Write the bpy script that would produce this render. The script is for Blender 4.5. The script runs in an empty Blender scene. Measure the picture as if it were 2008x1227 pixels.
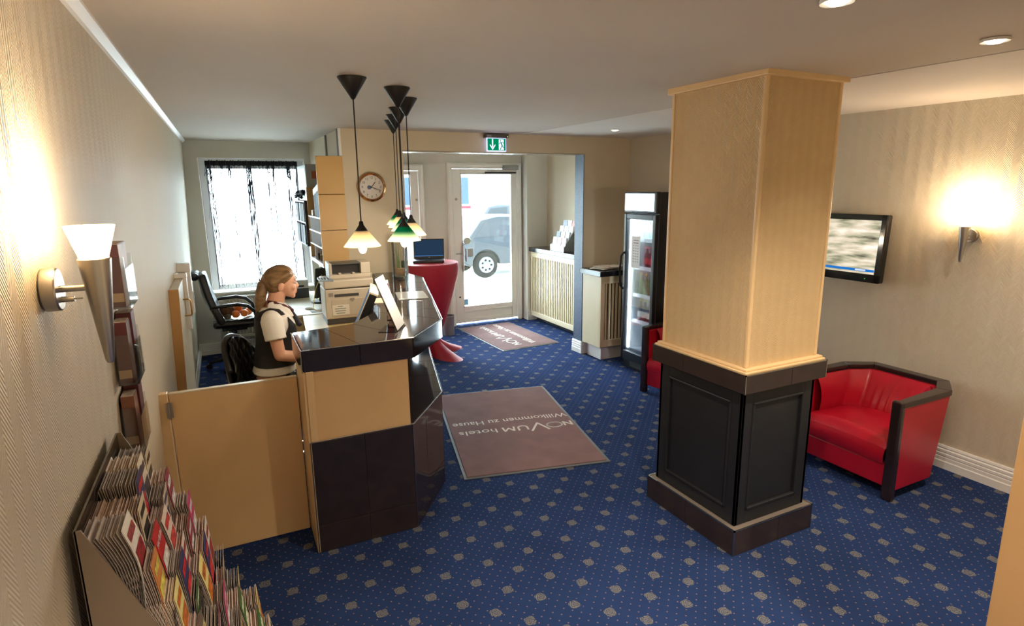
import bpy, bmesh, math, random
from mathutils import Vector, Matrix, Euler
random.seed(7)
R = math.radians
scene = bpy.context.scene
col = scene.collection

# ------------------------------------------------------------------ camera
def cam_matrix(yaw, pitch, roll):
    f = Vector((math.sin(yaw)*math.cos(pitch), math.cos(yaw)*math.cos(pitch), -math.sin(pitch)))
    r = Vector((math.cos(yaw), -math.sin(yaw), 0))
    d = f.cross(r)
    c, s = math.cos(roll), math.sin(roll)
    r2, d2 = c*r + s*d, -s*r + c*d
    m = Matrix((r2, -d2, -f)).transposed().to_4x4()
    return m
cam_data = bpy.data.cameras.new('camera')
cam = bpy.data.objects.new('camera', cam_data)
col.objects.link(cam)
cam.matrix_world = Matrix.Translation((0, 0, 1.95)) @ cam_matrix(R(26.11), R(11.93), R(0.66))
cam_data.sensor_fit = 'HORIZONTAL'
cam_data.sensor_width = 36.0
cam_data.lens = 36.0*1142.6/2008.0
cam_data.clip_start = 0.02
scene.camera = cam

# ------------------------------------------------------------------ world, daylight, exposure
world = bpy.data.worlds.new('overcast_sky')
scene.world = world
world.use_nodes = True
world.cycles.sampling_method = 'NONE'
bg = world.node_tree.nodes['Background']
bg.inputs['Color'].default_value = (0.74, 0.91, 1.0, 1)
# CIE overcast sky: three times brighter overhead than at the horizon
_nt = world.node_tree
_tc = _nt.nodes.new('ShaderNodeTexCoord'); _sp = _nt.nodes.new('ShaderNodeSeparateXYZ')
_nt.links.new(_tc.outputs['Generated'], _sp.inputs[0])
_mx = _nt.nodes.new('ShaderNodeMath'); _mx.operation = 'MAXIMUM'; _mx.inputs[1].default_value = 0.0
_ma = _nt.nodes.new('ShaderNodeMath'); _ma.operation = 'MULTIPLY_ADD'
SKY_HORIZON = 21.0
_ma.inputs[1].default_value = 2.0*SKY_HORIZON; _ma.inputs[2].default_value = SKY_HORIZON
_nt.links.new(_sp.outputs[2], _mx.inputs[0]); _nt.links.new(_mx.outputs[0], _ma.inputs[0]); _nt.links.new(_ma.outputs[0], bg.inputs['Strength'])
scene.view_settings.view_transform = 'Standard'
scene.view_settings.look = 'None'
scene.view_settings.gamma = 1.0
scene.view_settings.use_curve_mapping = False
scene.view_settings.exposure = 0.45
scene.cycles.use_denoising = True
scene.cycles.max_bounces = 7
scene.cycles.diffuse_bounces = 4
scene.cycles.glossy_bounces = 4
scene.cycles.transparent_max_bounces = 16
scene.cycles.sample_clamp_indirect = 60.0
scene.cycles.caustics_reflective = False
scene.cycles.caustics_refractive = False

def light(name, kind, loc, energy, color, size=0.05, rot=None, spot=None, blend=0.6, portal=False, sy=None):
    d = bpy.data.lights.new(name, kind)
    d.energy = energy; d.color = color
    if kind == 'AREA':
        d.shape = 'RECTANGLE'; d.size = size; d.size_y = sy or size
        d.cycles.is_portal = portal
    else:
        d.shadow_soft_size = size
    if kind == 'SPOT':
        d.spot_size = spot; d.spot_blend = blend
    o = bpy.data.objects.new(name, d); col.objects.link(o)
    o.location = loc
    if rot: o.rotation_euler = rot
    return o
WARM = (1.0, 0.77, 0.52)
WARM2 = (1.0, 0.86, 0.70)

# ------------------------------------------------------------------ materials
def lin(c):
    return tuple(((x/255.0)/12.92 if x/255.0 <= 0.04045 else ((x/255.0+0.055)/1.055)**2.4) for x in c)
MATS = {}
def mat(name, rgb, rough=0.5, metal=0.0, var=0.0, vs=6.0, bump=0.0, bs=150.0, emit=None, es=0.0, coat=0.0, spec=0.5, alpha=1.0, stretch=None, sss=0.0):
    if name in MATS: return MATS[name]
    m = bpy.data.materials.new(name); MATS[name] = m
    m.use_nodes = True
    nt = m.node_tree; b = nt.nodes['Principled BSDF']
    c = lin(rgb)
    b.inputs['Base Color'].default_value = (*c, 1)
    b.inputs['Roughness'].default_value = rough
    b.inputs['Metallic'].default_value = metal
    b.inputs['Specular IOR Level'].default_value = spec
    b.inputs['Coat Weight'].default_value = coat
    b.inputs['Coat Roughness'].default_value = 0.08
    if sss:
        b.inputs['Subsurface Weight'].default_value = sss
        b.inputs['Subsurface Radius'].default_value = (0.02, 0.008, 0.004)
    if emit:
        b.inputs['Emission Color'].default_value = (*lin(emit), 1)
        b.inputs['Emission Strength'].default_value = es
    tc = None
    if var or bump:
        tc = nt.nodes.new('ShaderNodeTexCoord')
        mp = nt.nodes.new('ShaderNodeMapping')
        nt.links.new(tc.outputs['Object'], mp.inputs['Vector'])
        if stretch: mp.inputs['Scale'].default_value = stretch
    if var:
        n = nt.nodes.new('ShaderNodeTexNoise'); n.inputs['Scale'].default_value = vs; n.inputs['Detail'].default_value = 5
        nt.links.new(mp.outputs['Vector'], n.inputs['Vector'])
        rp = nt.nodes.new('ShaderNodeValToRGB')
        rp.color_ramp.elements[0].position = 0.3; rp.color_ramp.elements[1].position = 0.7
        rp.color_ramp.elements[0].color = (*[max(0, x*(1-var)) for x in c], 1)
        rp.color_ramp.elements[1].color = (*[min(1, x*(1+var)) for x in c], 1)
        nt.links.new(n.outputs['Fac'], rp.inputs['Fac'])
        nt.links.new(rp.outputs['Color'], b.inputs['Base Color'])
    if bump:
        n2 = nt.nodes.new('ShaderNodeTexNoise'); n2.inputs['Scale'].default_value = bs; n2.inputs['Detail'].default_value = 3
        nt.links.new(mp.outputs['Vector'], n2.inputs['Vector'])
        bp = nt.nodes.new('ShaderNodeBump'); bp.inputs['Strength'].default_value = bump; bp.inputs['Distance'].default_value = 0.004
        nt.links.new(n2.outputs['Fac'], bp.inputs['Height']); nt.links.new(bp.outputs['Normal'], b.inputs['Normal'])
    return m

def glass(name, tint=(1, 1, 1), gloss=0.06, rough=0.02):
    if name in MATS: return MATS[name]
    m = bpy.data.materials.new(name); MATS[name] = m
    m.use_nodes = True; nt = m.node_tree; nt.nodes.clear()
    o = nt.nodes.new('ShaderNodeOutputMaterial'); t = nt.nodes.new('ShaderNodeBsdfTransparent')
    g = nt.nodes.new('ShaderNodeBsdfGlossy'); g.inputs['Roughness'].default_value = rough
    t.inputs['Color'].default_value = (*tint, 1)
    f = nt.nodes.new('ShaderNodeFresnel'); f.inputs['IOR'].default_value = 1.45
    mx = nt.nodes.new('ShaderNodeMixShader')
    ml = nt.nodes.new('ShaderNodeMath'); ml.operation = 'MULTIPLY_ADD'; ml.inputs[1].default_value = 0.8; ml.inputs[2].default_value = gloss
    nt.links.new(f.outputs[0], ml.inputs[0]); nt.links.new(ml.outputs[0], mx.inputs[0])
    nt.links.new(t.outputs[0], mx.inputs[1]); nt.links.new(g.outputs[0], mx.inputs[2])
    nt.links.new(mx.outputs[0], o.inputs['Surface'])
    return m

class N:
    """small node-math helper"""
    def __init__(s, nt): s.nt = nt
    def m(s, op, *a, clamp=False):
        n = s.nt.nodes.new('ShaderNodeMath'); n.operation = op; n.use_clamp = clamp
        for i, v in enumerate(a):
            if isinstance(v, (int, float)): n.inputs[i].default_value = v
            else: s.nt.links.new(v, n.inputs[i])
        return n.outputs[0]
    def mix(s, fac, a, b):
        n = s.nt.nodes.new('ShaderNodeMix'); n.data_type = 'RGBA'
        for sock, v in ((n.inputs[0], fac), (n.inputs[6], a), (n.inputs[7], b)):
            if isinstance(v, tuple): sock.default_value = (*v, 1) if len(v) == 3 else v
            elif isinstance(v, (int, float)): sock.default_value = v
            else: s.nt.links.new(v, sock)
        return n.outputs[2]
    def noise(s, vec, scale, detail=3, out='Fac'):
        n = s.nt.nodes.new('ShaderNodeTexNoise'); n.inputs['Scale'].default_value = scale; n.inputs['Detail'].default_value = detail
        s.nt.links.new(vec, n.inputs['Vector']); return n.outputs[out]

def wallpaper(name, rgb, strength=0.55, colw=0.045, pitch=0.0125, rough=0.55):
    """embossed herringbone wallpaper; u runs along the wall, v up"""
    m = mat(name, rgb, rough, spec=0.35)
    nt = m.node_tree; b = nt.nodes['Principled BSDF']; q = N(nt)
    g = nt.nodes.new('ShaderNodeNewGeometry'); sp = nt.nodes.new('ShaderNodeSeparateXYZ')
    nt.links.new(g.outputs['Position'], sp.inputs[0])
    u = q.m('ADD', sp.outputs[0], sp.outputs[1])
    tri = q.m('PINGPONG', u, colw)
    v = q.m('ADD', sp.outputs[2], q.m('MULTIPLY', tri, 1.3))
    s = q.m('SINE', q.m('MULTIPLY', v, 2*math.pi/pitch))
    nz = q.noise(g.outputs['Position'], 420, 2)
    h = q.m('ADD', s, q.m('MULTIPLY', nz, 0.8))
    bp = nt.nodes.new('ShaderNodeBump'); bp.inputs['Strength'].default_value = strength; bp.inputs['Distance'].default_value = 0.0020
    nt.links.new(h, bp.inputs['Height']); nt.links.new(bp.outputs['Normal'], b.inputs['Normal'])
    big = q.noise(g.outputs['Position'], 1.3, 3)
    c = lin(rgb)
    cc = q.mix(q.m('MULTIPLY', big, 1.0, clamp=True), tuple(x*0.94 for x in c), tuple(min(1, x*1.05) for x in c))
    nt.links.new(cc, b.inputs['Base Color'])
    return m

def carpet():
    m = mat('blue_patterned_carpet', (30, 58, 118), 0.95, spec=0.02)
    nt = m.node_tree; b = nt.nodes['Principled BSDF']; q = N(nt)
    g = nt.nodes.new('ShaderNodeNewGeometry'); sp = nt.nodes.new('ShaderNodeSeparateXYZ')
    nt.links.new(g.outputs['Position'], sp.inputs[0])
    P = 0.2405
    def lattice(ox, oy, per):
        x = q.m('SUBTRACT', q.m('FRACT', q.m('MULTIPLY_ADD', sp.outputs[0], 1/per, ox)), 0.5)
        y = q.m('SUBTRACT', q.m('FRACT', q.m('MULTIPLY_ADD', sp.outputs[1], 1/per, oy)), 0.5)
        return x, y
    def blob(ox, oy):
        x, y = lattice(ox, oy, P)
        # small squarish scrollwork medallion with a ragged outline
        nz = q.noise(g.outputs['Position'], 55, 2)
        ax, ay = q.m('ABSOLUTE', x), q.m('ABSOLUTE', y)
        sq = q.m('POWER', q.m('ADD', q.m('POWER', ax, 3.0), q.m('POWER', ay, 3.0)), 0.3333)
        d = q.m('DIVIDE', sq, q.m('MULTIPLY_ADD', nz, 0.075, 0.075))
        inside = q.m('LESS_THAN', d, 1.0)
        ang = q.m('ARCTAN2', y, x)
        r = q.m('SQRT', q.m('ADD', q.m('POWER', x, 2), q.m('POWER', y, 2)))
        rings = q.m('SINE', q.m('ADD', q.m('MULTIPLY', r, 150), q.m('ADD', q.m('MULTIPLY', q.m('SINE', q.m('MULTIPLY', ang, 3)), 2.2), q.m('MULTIPLY', nz, 14))))
        lines = q.m('GREATER_THAN', rings, 0.05)
        return q.m('MULTIPLY', inside, q.m('MULTIPLY_ADD', lines, 0.72, 0.22)), d
    ox, oy = -0.972/P+0.5, -2.434/P+0.5
    m1, d1 = blob(ox, oy); m2, d2 = blob(ox+0.5, oy+0.5)
    motif = q.m('MAXIMUM', m1, m2)
    def dots(ox2, oy2):
        x, y = lattice(ox2, oy2, P/4)
        r = q.m('ADD', q.m('POWER', x, 2), q.m('POWER', y, 2))
        return q.m('LESS_THAN', r, 0.0042)
    far = q.m('GREATER_THAN', q.m('MINIMUM', d1, d2), 1.25)
    dd = q.m('MULTIPLY', q.m('MAXIMUM', dots(ox*4, oy*4), dots(ox*4+0.5, oy*4+0.5)), far)
    pile = q.noise(g.outputs['Position'], 900, 2)
    wear = q.noise(g.outputs['Position'], 2.2, 4)
    k = q.m('MULTIPLY_ADD', pile, 0.7, 0.65)
    k = q.m('MULTIPLY', k, q.m('MULTIPLY_ADD', wear, 0.35, 0.82))
    base = q.mix(wear, lin((36, 51, 88)), lin((42, 61, 102)))
    c1 = q.mix(q.m('MULTIPLY', motif, 0.72), base, lin((142, 136, 116)))
    c2 = q.mix(q.m('MULTIPLY', dd, 0.75), c1, lin((140, 112, 112)))
    vm = nt.nodes.new('ShaderNodeVectorMath'); vm.operation = 'SCALE'
    nt.links.new(c2, vm.inputs[0]); nt.links.new(k, vm.inputs['Scale'])
    nt.links.new(vm.outputs[0], b.inputs['Base Color'])
    bp = nt.nodes.new('ShaderNodeBump'); bp.inputs['Strength'].default_value = 0.5; bp.inputs['Distance'].default_value = 0.003
    nt.links.new(pile, bp.inputs['Height']); nt.links.new(bp.outputs['Normal'], b.inputs['Normal'])
    b.inputs['Sheen Weight'].default_value = 0.0
    return m

WP = wallpaper('cream_herringbone_wallpaper', (210, 198, 176), 0.5)
WPP = wallpaper('pillar_herringbone_wallpaper', (220, 190, 144), 0.7, colw=0.034, pitch=0.012)
PLAIN = mat('cream_wall_paint', (214, 212, 204), 0.6, var=0.04, vs=2, bump=0.1, bs=300)
TAN = mat('tan_wall_paint', (210, 196, 168), 0.6, var=0.04, vs=2, bump=0.1, bs=300)
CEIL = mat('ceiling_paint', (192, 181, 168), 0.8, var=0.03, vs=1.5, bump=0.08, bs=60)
CEIL2 = mat('ceiling_lighter_strip', (216, 208, 198), 0.8, var=0.03, vs=1.5)  # lighter tone for the right ceiling strip, so its edge shows
WHITE = mat('white_gloss_paint', (236, 234, 230), 0.35, var=0.02, vs=3)
WHITE2 = mat('white_plastic', (228, 228, 224), 0.4)
BEIGE = mat('beige_laminate', (222, 186, 136), 0.45, var=0.035, vs=5, bump=0.05, bs=400)
BEIGE2 = mat('beige_lacquered_moulding', (226, 194, 146), 0.4, var=0.03, vs=4)
CREAMWOOD = mat('cream_lacquered_wood', (216, 200, 166), 0.4, var=0.03, vs=4)
CARPET = carpet()
TILE = mat('brown_black_glazed_tile', (48, 40, 40), 0.07, var=0.12, vs=9, bump=0.02, bs=30)
TILEP = mat('dark_brown_tile', (54, 44, 42), 0.28, var=0.15, vs=9)
GROUT = mat('grey_grout', (112, 102, 92), 0.9)
CHROME = mat('brushed_chrome_trim', (190, 188, 182), 0.25, metal=1.0)
STEEL = mat('brushed_steel', (176, 172, 166), 0.32, metal=1.0, bump=0.05, bs=200)
DGREY = mat('charcoal_paint', (31, 32, 35), 0.45, var=0.06, vs=4, bump=0.04, bs=80)
BLACK = mat('black_plastic', (20, 20, 22), 0.38)
BLACKM = mat('matt_black_metal', (18, 17, 17), 0.45)
RUBBER = mat('grey_rubber_edge', (96, 100, 104), 0.7)
GLASS = glass('clear_glass', (0.97, 0.985, 0.98), 0.03)
ACRYL = glass('clear_acrylic', (0.95, 0.96, 0.96), 0.05)

# ------------------------------------------------------------------ mesh helpers
class MB:
    def __init__(s): s.v = []; s.f = []
    def add(s, vs, fs):
        o = len(s.v); s.v += [tuple(p) for p in vs]; s.f += [tuple(i+o for i in f) for f in fs]; return s
    def box(s, x0, x1, y0, y1, z0, z1, M=None):
        vs = [Vector(p) for p in ((x0,y0,z0),(x1,y0,z0),(x1,y1,z0),(x0,y1,z0),(x0,y0,z1),(x1,y0,z1),(x1,y1,z1),(x0,y1,z1))]
        if M: vs = [M @ p for p in vs]
        return s.add(vs, [(0,3,2,1),(4,5,6,7),(0,1,5,4),(1,2,6,5),(2,3,7,6),(3,0,4,7)])
    def prism(s, pts, z0, z1, M=None, top=None):
        n = len(pts); top = top or pts
        a = sum(pts[i][0]*pts[(i+1)%n][1]-pts[(i+1)%n][0]*pts[i][1] for i in range(n))
        if a < 0: pts = pts[::-1]; top = top[::-1]
        vs = [Vector((p[0], p[1], z0)) for p in pts] + [Vector((p[0], p[1], z1)) for p in top]
        if M: vs = [M @ p for p in vs]
        return s.add(vs, [tuple(range(n-1,-1,-1)), tuple(range(n, 2*n))] + [(i, (i+1)%n, n+(i+1)%n, n+i) for i in range(n)])
    def sheet(s, grid, thick=None):
        """grid[i][j] of points -> surface"""
        ni, nj = len(grid), len(grid[0])
        return s.add([p for r in grid for p in r], [(i*nj+j, (i+1)*nj+j, (i+1)*nj+j+1, i*nj+j+1) for i in range(ni-1) for j in range(nj-1)])
    def cyl(s, p0, p1, r0, r1=None, n=16):
        r1 = r0 if r1 is None else r1
        p0, p1 = Vector(p0), Vector(p1); d = (p1-p0).normalized()
        a = d.orthogonal().normalized(); b = d.cross(a)
        vs = [p0 + (a*math.cos(2*math.pi*i/n)+b*math.sin(2*math.pi*i/n))*r0 for i in range(n)]
        vs += [p1 + (a*math.cos(2*math.pi*i/n)+b*math.sin(2*math.pi*i/n))*r1 for i in range(n)]
        return s.add(vs, [tuple(range(n-1,-1,-1)), tuple(range(n,2*n))] + [(i,(i+1)%n,n+(i+1)%n,n+i) for i in range(n)])
    def tube(s, pts, r, n=8):
        pts = [Vector(p) for p in pts]; rs = r if isinstance(r, (list, tuple)) else [r]*len(pts)
        vs = []; a = None
        for i, p in enumerate(pts):
            d = (pts[min(i+1, len(pts)-1)] - pts[max(i-1, 0)]).normalized()
            a = d.orthogonal().normalized() if a is None else (a - d*a.dot(d)).normalized()
            b = d.cross(a)
            vs += [p + (a*math.cos(2*math.pi*k/n)+b*math.sin(2*math.pi*k/n))*rs[i] for k in range(n)]
        m = len(pts)
        fs = [(i*n+k, i*n+(k+1)%n, (i+1)*n+(k+1)%n, (i+1)*n+k) for i in range(m-1) for k in range(n)]
        fs += [tuple(range(n-1,-1,-1)), tuple((m-1)*n+k for k in range(n))]
        return s.add(vs, fs)
    def lathe(s, prof, c=(0,0,0), n=24, M=None, closed=False):
        vs = []; m = len(prof)
        for r, z in prof:
            vs += [Vector((r*math.cos(2*math.pi*k/n), r*math.sin(2*math.pi*k/n), z)) for k in range(n)]
        if M: vs = [M @ p for p in vs]
        vs = [p + Vector(c) for p in vs]
        fs = [(i*n+k, i*n+(k+1)%n, (i+1)*n+(k+1)%n, (i+1)*n+k) for i in range(m-1) for k in range(n)]
        if closed: fs += [((m-1)*n+k, (m-1)*n+(k+1)%n, (k+1)%n, k) for k in range(n)]
        else: fs += [tuple(range(n-1,-1,-1)), tuple((m-1)*n+k for k in range(n))]
        return s.add(vs, fs)
    def ell(s, c, r, n=16, m=10, M=None):
        if isinstance(r, (int, float)): r = (r, r, r)
        vs = [Vector((0,0,-r[2]))]
        for i in range(1, m):
            t = -math.pi/2 + math.pi*i/m
            vs += [Vector((r[0]*math.cos(t)*math.cos(2*math.pi*k/n), r[1]*math.cos(t)*math.sin(2*math.pi*k/n), r[2]*math.sin(t))) for k in range(n)]
        vs.append(Vector((0,0,r[2])))
        if M: vs = [M @ p for p in vs]
        vs = [p + Vector(c) for p in vs]
        L = len(vs)-1
        fs = [(0, 1+(k+1)%n, 1+k) for k in range(n)]
        fs += [(1+i*n+k, 1+i*n+(k+1)%n, 1+(i+1)*n+(k+1)%n, 1+(i+1)*n+k) for i in range(m-2) for k in range(n)]
        fs += [(L, 1+(m-2)*n+k, 1+(m-2)*n+(k+1)%n) for k in range(n)]
        return s.add(vs, fs)
    def cap(s, p0, p1, r0, r1, n=14):
        """tapered capsule"""
        s.cyl(p0, p1, r0, r1, n); s.ell(p0, r0, n, 8); s.ell(p1, r1, n, 8); return s
    def mesh(s, name):
        me = bpy.data.meshes.new(name); me.from_pydata(s.v, [], s.f); me.update(); return me
    def build(s, name, m, parent=None, smooth=False, bev=0.0, seg=2, world=False, recalc=False):
        if world and parent is not None:
            off = Vector((0,0,0)); p = parent
            while p is not None: off += p.location; p = p.parent
            s.v = [tuple(Vector(q)-off) for q in s.v]
        me = s.mesh(name)
        if recalc:
            b = bmesh.new(); b.from_mesh(me); bmesh.ops.recalc_face_normals(b, faces=b.faces); b.to_mesh(me); b.free()
        return put(name, me, m, parent, smooth, bev, seg)
def put(name, me, m, parent=None, smooth=False, bev=0.0, seg=2):
    o = bpy.data.objects.new(name, me); col.objects.link(o)
    if m is not None and not me.materials:
        for k in (m if isinstance(m, list) else [m]): me.materials.append(k)
    if parent is not None: o.parent = parent
    if smooth:
        for p in me.polygons: p.use_smooth = True
        if smooth != 'all':
            me.set_sharp_from_angle(angle=R(40))
    if bev:
        k = o.modifiers.new('bevel', 'BEVEL'); k.width = bev; k.segments = seg; k.limit_method = 'ANGLE'; k.angle_limit = R(40)
        k.harden_normals = False
    return o
def tag(o, label=None, cat=None, group=None, kind=None):
    if label: o['label'] = label
    if cat: o['category'] = cat
    if group: o['group'] = group
    if kind: o['kind'] = kind
    return o
def thing(name, label, cat, loc=(0,0,0), rz=0.0, group=None):
    o = bpy.data.objects.new(name, None); col.objects.link(o)
    o.location = loc; o.rotation_euler = (0, 0, rz); o.empty_display_size = 0.05
    return tag(o, label, cat, group)
def struct(o, label=None): return tag(o, label, kind='structure')
def kids(o): return [c for c in bpy.data.objects if c.parent == o]
def copy_tree(o, parent=None):
    c = o.copy(); col.objects.link(c); c.parent = parent
    for ch in kids(o): copy_tree(ch, c)
    return c
def text_mesh(body, size, depth=0.0, align='CENTER', spacing=1.0):
    cu = bpy.data.curves.new('text', 'FONT'); cu.body = body; cu.size = size; cu.extrude = depth
    cu.align_x = align; cu.align_y = 'CENTER'; cu.space_character = spacing; cu.resolution_u = 3
    o = bpy.data.objects.new('text', cu); col.objects.link(o)
    dg = bpy.context.evaluated_depsgraph_get()
    me = bpy.data.meshes.new_from_object(o.evaluated_get(dg))
    bpy.data.objects.remove(o); bpy.data.curves.remove(cu)
    return me

def ceil_z(y): return 2.455 + 0.0125*y
def lwx(z): return -0.415 + 0.095*z/2.5      # the left wall leans a little

# ================================================================== the room
struct(MB().box(-0.7, 4.7, -1.6, 7.95, -0.06, 0).build('floor', CARPET))
def slab(x0, x1, y0, y1, off):
    return MB().add([(x0,y0,ceil_z(y0)+off),(x1,y0,ceil_z(y0)+off),(x1,y1,ceil_z(y1)+off),(x0,y1,ceil_z(y1)+off),
                     (x0,y0,2.75),(x1,y0,2.75),(x1,y1,2.75),(x0,y1,2.75)], [(0,3,2,1),(4,5,6,7),(0,1,5,4),(1,2,6,5),(2,3,7,6),(3,0,4,7)])
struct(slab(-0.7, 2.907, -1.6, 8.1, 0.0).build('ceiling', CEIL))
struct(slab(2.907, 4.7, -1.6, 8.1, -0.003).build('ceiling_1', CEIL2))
wl = MB(); y0, y1 = -1.6, 7.95
wl.add([(lwx(0)-0.2,y0,-0.05),(lwx(0),y0,-0.05),(lwx(0),y1,-0.05),(lwx(0)-0.2,y1,-0.05),(lwx(2.6)-0.2,y0,2.6),(lwx(2.6),y0,2.6),(lwx(2.6),y1,2.6),(lwx(2.6)-0.2,y1,2.6)],
       [(0,3,2,1),(4,5,6,7),(0,1,5,4),(1,2,6,5),(2,3,7,6),(3,0,4,7)])
struct(wl.build('wall_left', WP))
struct(MB().box(4.39, 4.55, 0.6, 7.95, -0.05, 2.6).build('wall_right', WP))
# facade: window + two doors
fw = MB()
def fbox(x0, x1, z0, z1): fw.box(x0, x1, 7.9, 8.12, z0, z1)
fbox(-0.7, -0.19, -0.05, 2.6); fbox(-0.19, 1.0, -0.05, 0.76); fbox(-0.19, 1.0, 2.36, 2.6); fbox(1.0, 1.66, -0.05, 2.6)
fbox(1.66, 2.53, 2.29, 2.6); fbox(2.53, 2.89, -0.05, 2.6); fbox(2.89, 4.03, 2.31, 2.6); fbox(4.03, 4.55, -0.05, 2.6)
struct(fw.build('wall_back', PLAIN))
struct(MB().box(1.07, 1.655, 5.76, 7.9, -0.05, 2.6).build('wall_clock', TAN))
struct(MB().box(1.655, 3.755, 5.76, 5.93, 2.335, 2.6).build('wall_header', TAN))
struct(MB().box(3.755, 4.39, 5.76, 5.93, -0.05, 2.6).build('wall_stub', TAN))
struct(MB().box(4.05, 4.39, 7.72, 7.9, -0.05, 2.6).build('wall_corner', PLAIN))
struct(MB().box(1.965, 4.7, 0.62, 0.74, -0.05, 2.6).build('wall_front', TAN))
struct(MB().box(2.0, 2.12, -1.6, 0.62, -0.05, 2.6).build('wall_side', TAN))
struct(MB().box(-0.7, 2.12, -1.72, -1.6, -0.05, 2.6).build('wall_rear', TAN))
# doorway casing at the right edge of the view
tr = MB().box(1.947, 2.105, 0.615, 0.745, 0, 2.45).box(1.955, 2.095, 0.60, 0.62, 0, 2.45)
struct(tr.build('trim_1', mat('tan_casing_paint', (176, 138, 92), 0.5, var=0.04, vs=3), bev=0.004))
# white cornice on the left wall, drawn along the ceiling joint
tr = MB()
for a, b in ((-1.6, 7.9),):
    pts = []
    for y in (a, b):
        z = ceil_z(y); x = lwx(z)
        pts += [(x-0.01, y, z+0.005), (x+0.032, y, z+0.005), (x+0.030, y, z-0.008), (x+0.010, y, z-0.030), (x-0.01, y, z-0.034)]
    tr.add(pts, [(i, (i+1)%5, 5+(i+1)%5, 5+i) for i in range(5)] + [(4,3,2,1,0), (5,6,7,8,9)])
struct(tr.build('trim_2', WHITE, recalc=True))
# brass/white strip under the header and dark textured jamb lining
struct(MB().box(1.655, 3.755, 5.752, 5.935, 2.327, 2.337).build('trim_3', CHROME))
JAMB = mat('dark_blue_flocked_paint', (62, 84, 112), 0.45, var=0.35, vs=90, bump=0.6, bs=120)
struct(MB().box(3.748, 3.757, 5.755, 5.935, 0.12, 2.335).build('trim_4', JAMB))
# mouldings: baseboards built from stepped strips
def skirting(name, x0, y0, x1, y1, nx, ny, h=0.165, m=WHITE):
    """a baseboard from (x0,y0) to (x1,y1) projecting along (nx,ny)"""
    prof = [(0,0),(0.024,0),(0.024,0.052),(0.020,0.058),(0.020,0.082),(0.016,0.086),(0.020,0.092),(0.020,0.108),(0.014,0.113),(0.018,0.120),(0.018,0.135),(0.010,0.142),(0.014,0.150),(0.010,h),(0,h)]
    b = MB(); k = len(prof)
    b.add([(x0+nx*p, y0+ny*p, z) for p, z in prof] + [(x1+nx*p, y1+ny*p, z) for p, z in prof],
          [(i, (i+1)%k, k+(i+1)%k, k+i) for i in range(k)] + [tuple(range(k-1,-1,-1)), tuple(range(k, 2*k))])
    return struct(b.build(name, m, recalc=True))
skirting('baseboard_right', 4.39, 0.74, 4.39, 4.6, -1, 0)
skirting('baseboard_stub', 3.735, 5.76, 4.39, 5.76, 0, -1, 0.15)
skirting('baseboard_jamb', 3.757, 5.735, 3.757, 5.95, -1, 0, 0.15)
skirting('baseboard_corner', 4.04, 7.72, 4.39, 7.72, 0, -1, 0.15)
skirting('baseboard_left', lwx(0)+0.004, 3.4, lwx(0)+0.004, 7.9, 1, 0, 0.10)
skirting('baseboard_window', -0.42, 7.9, 1.07, 7.9, 0, -1, 0.10)
skirting('baseboard_clock', 1.07, 5.76, 1.655, 5.76, 0, -1, 0.10)

# window with frame, pane, sill and string curtain
win = struct(thing('window_1', None, None, (0.42, 8.0, 0.76)))
f = MB()
for a in ((-0.184,-0.10,0.766,2.354),(0.91,0.994,0.766,2.354),(-0.10,0.91,2.24,2.354),(-0.10,0.91,0.766,0.83)): f.box(a[0],a[1],8.07,8.115,a[2],a[3])
f.build('frame', WHITE, win, world=True, bev=0.004)
MB().box(-0.10, 0.91, 8.09, 8.096, 0.83, 2.24).build('pane', GLASS, win, world=True)
MB().box(-0.19, -0.184, 7.896, 8.12, 0.76, 2.36).box(0.994, 1.0, 7.896, 8.12, 0.76, 2.36).box(-0.184, 0.994, 7.896, 8.12, 2.354, 2.36).build('reveal_lining', WHITE, win, world=True)
MB().box(-0.19, 1.0, 7.86, 8.07, 0.745, 0.765).build('sill', WHITE, win, world=True, bev=0.003)
cur = thing('string_curtain', 'black string curtain with gathered top band hanging in the window', 'curtain', (0.40, 7.93, 0.78))
b = MB(); n = 120
for k in (0,):
    top = []; bot = []
    g = [[], []]
    for i in range(n+1):
        x = -0.115 + 1.035*i/n; dy = 0.012*math.sin(i*1.9)+0.006*math.sin(i*0.7)
        g[0].append((x, 7.95+dy, 2.335)); g[1].append((x, 7.95+dy, 2.270+0.004*math.sin(i)))
    b.sheet(g)
band = b.build('header_band', mat('black_voile', (34, 34, 40), 0.8), cur, world=True)
MB().cyl((-0.183, 7.95, 2.335), (0.993, 7.95, 2.335), 0.007, n=10).build('rod', WHITE, cur, world=True, smooth=True)
STR = mat('black_thread', (40, 42, 58), 0.7)
st = MB(); rnd = random.Random(3)
clump = [0.02, 0.05, 0.17, 0.24, 0.44, 0.46, 0.475, 0.66, 0.72, 0.88, 0.9, 0.97]
for i in range(520):
    if rnd.random() < 0.62: u = rnd.choice(clump) + rnd.gauss(0, 0.010)
    else: u = rnd.random()
    u = min(0.995, max(0.005, u))
    x = -0.115 + 1.035*u; w = rnd.uniform(0.0010, 0.0021); z1 = 2.275; z0 = rnd.choice([rnd.uniform(0.79, 0.86), rnd.uniform(0.79, 0.86), rnd.uniform(1.0, 1.9), rnd.uniform(2.12, 2.2), rnd.uniform(2.12, 2.2)])
    dx = rnd.gauss(0, 0.02); y = 7.95 + rnd.uniform(-0.012, 0.012)
    xm = x + dx*0.4 + rnd.gauss(0, 0.006)
    st.tube([(x, y, z1), (xm, y, 0.5*(z0+z1)), (x+dx, y, z0)], w, 3)
tag(st.build('strands', STR, cur, world=True), kind='stuff')

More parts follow.
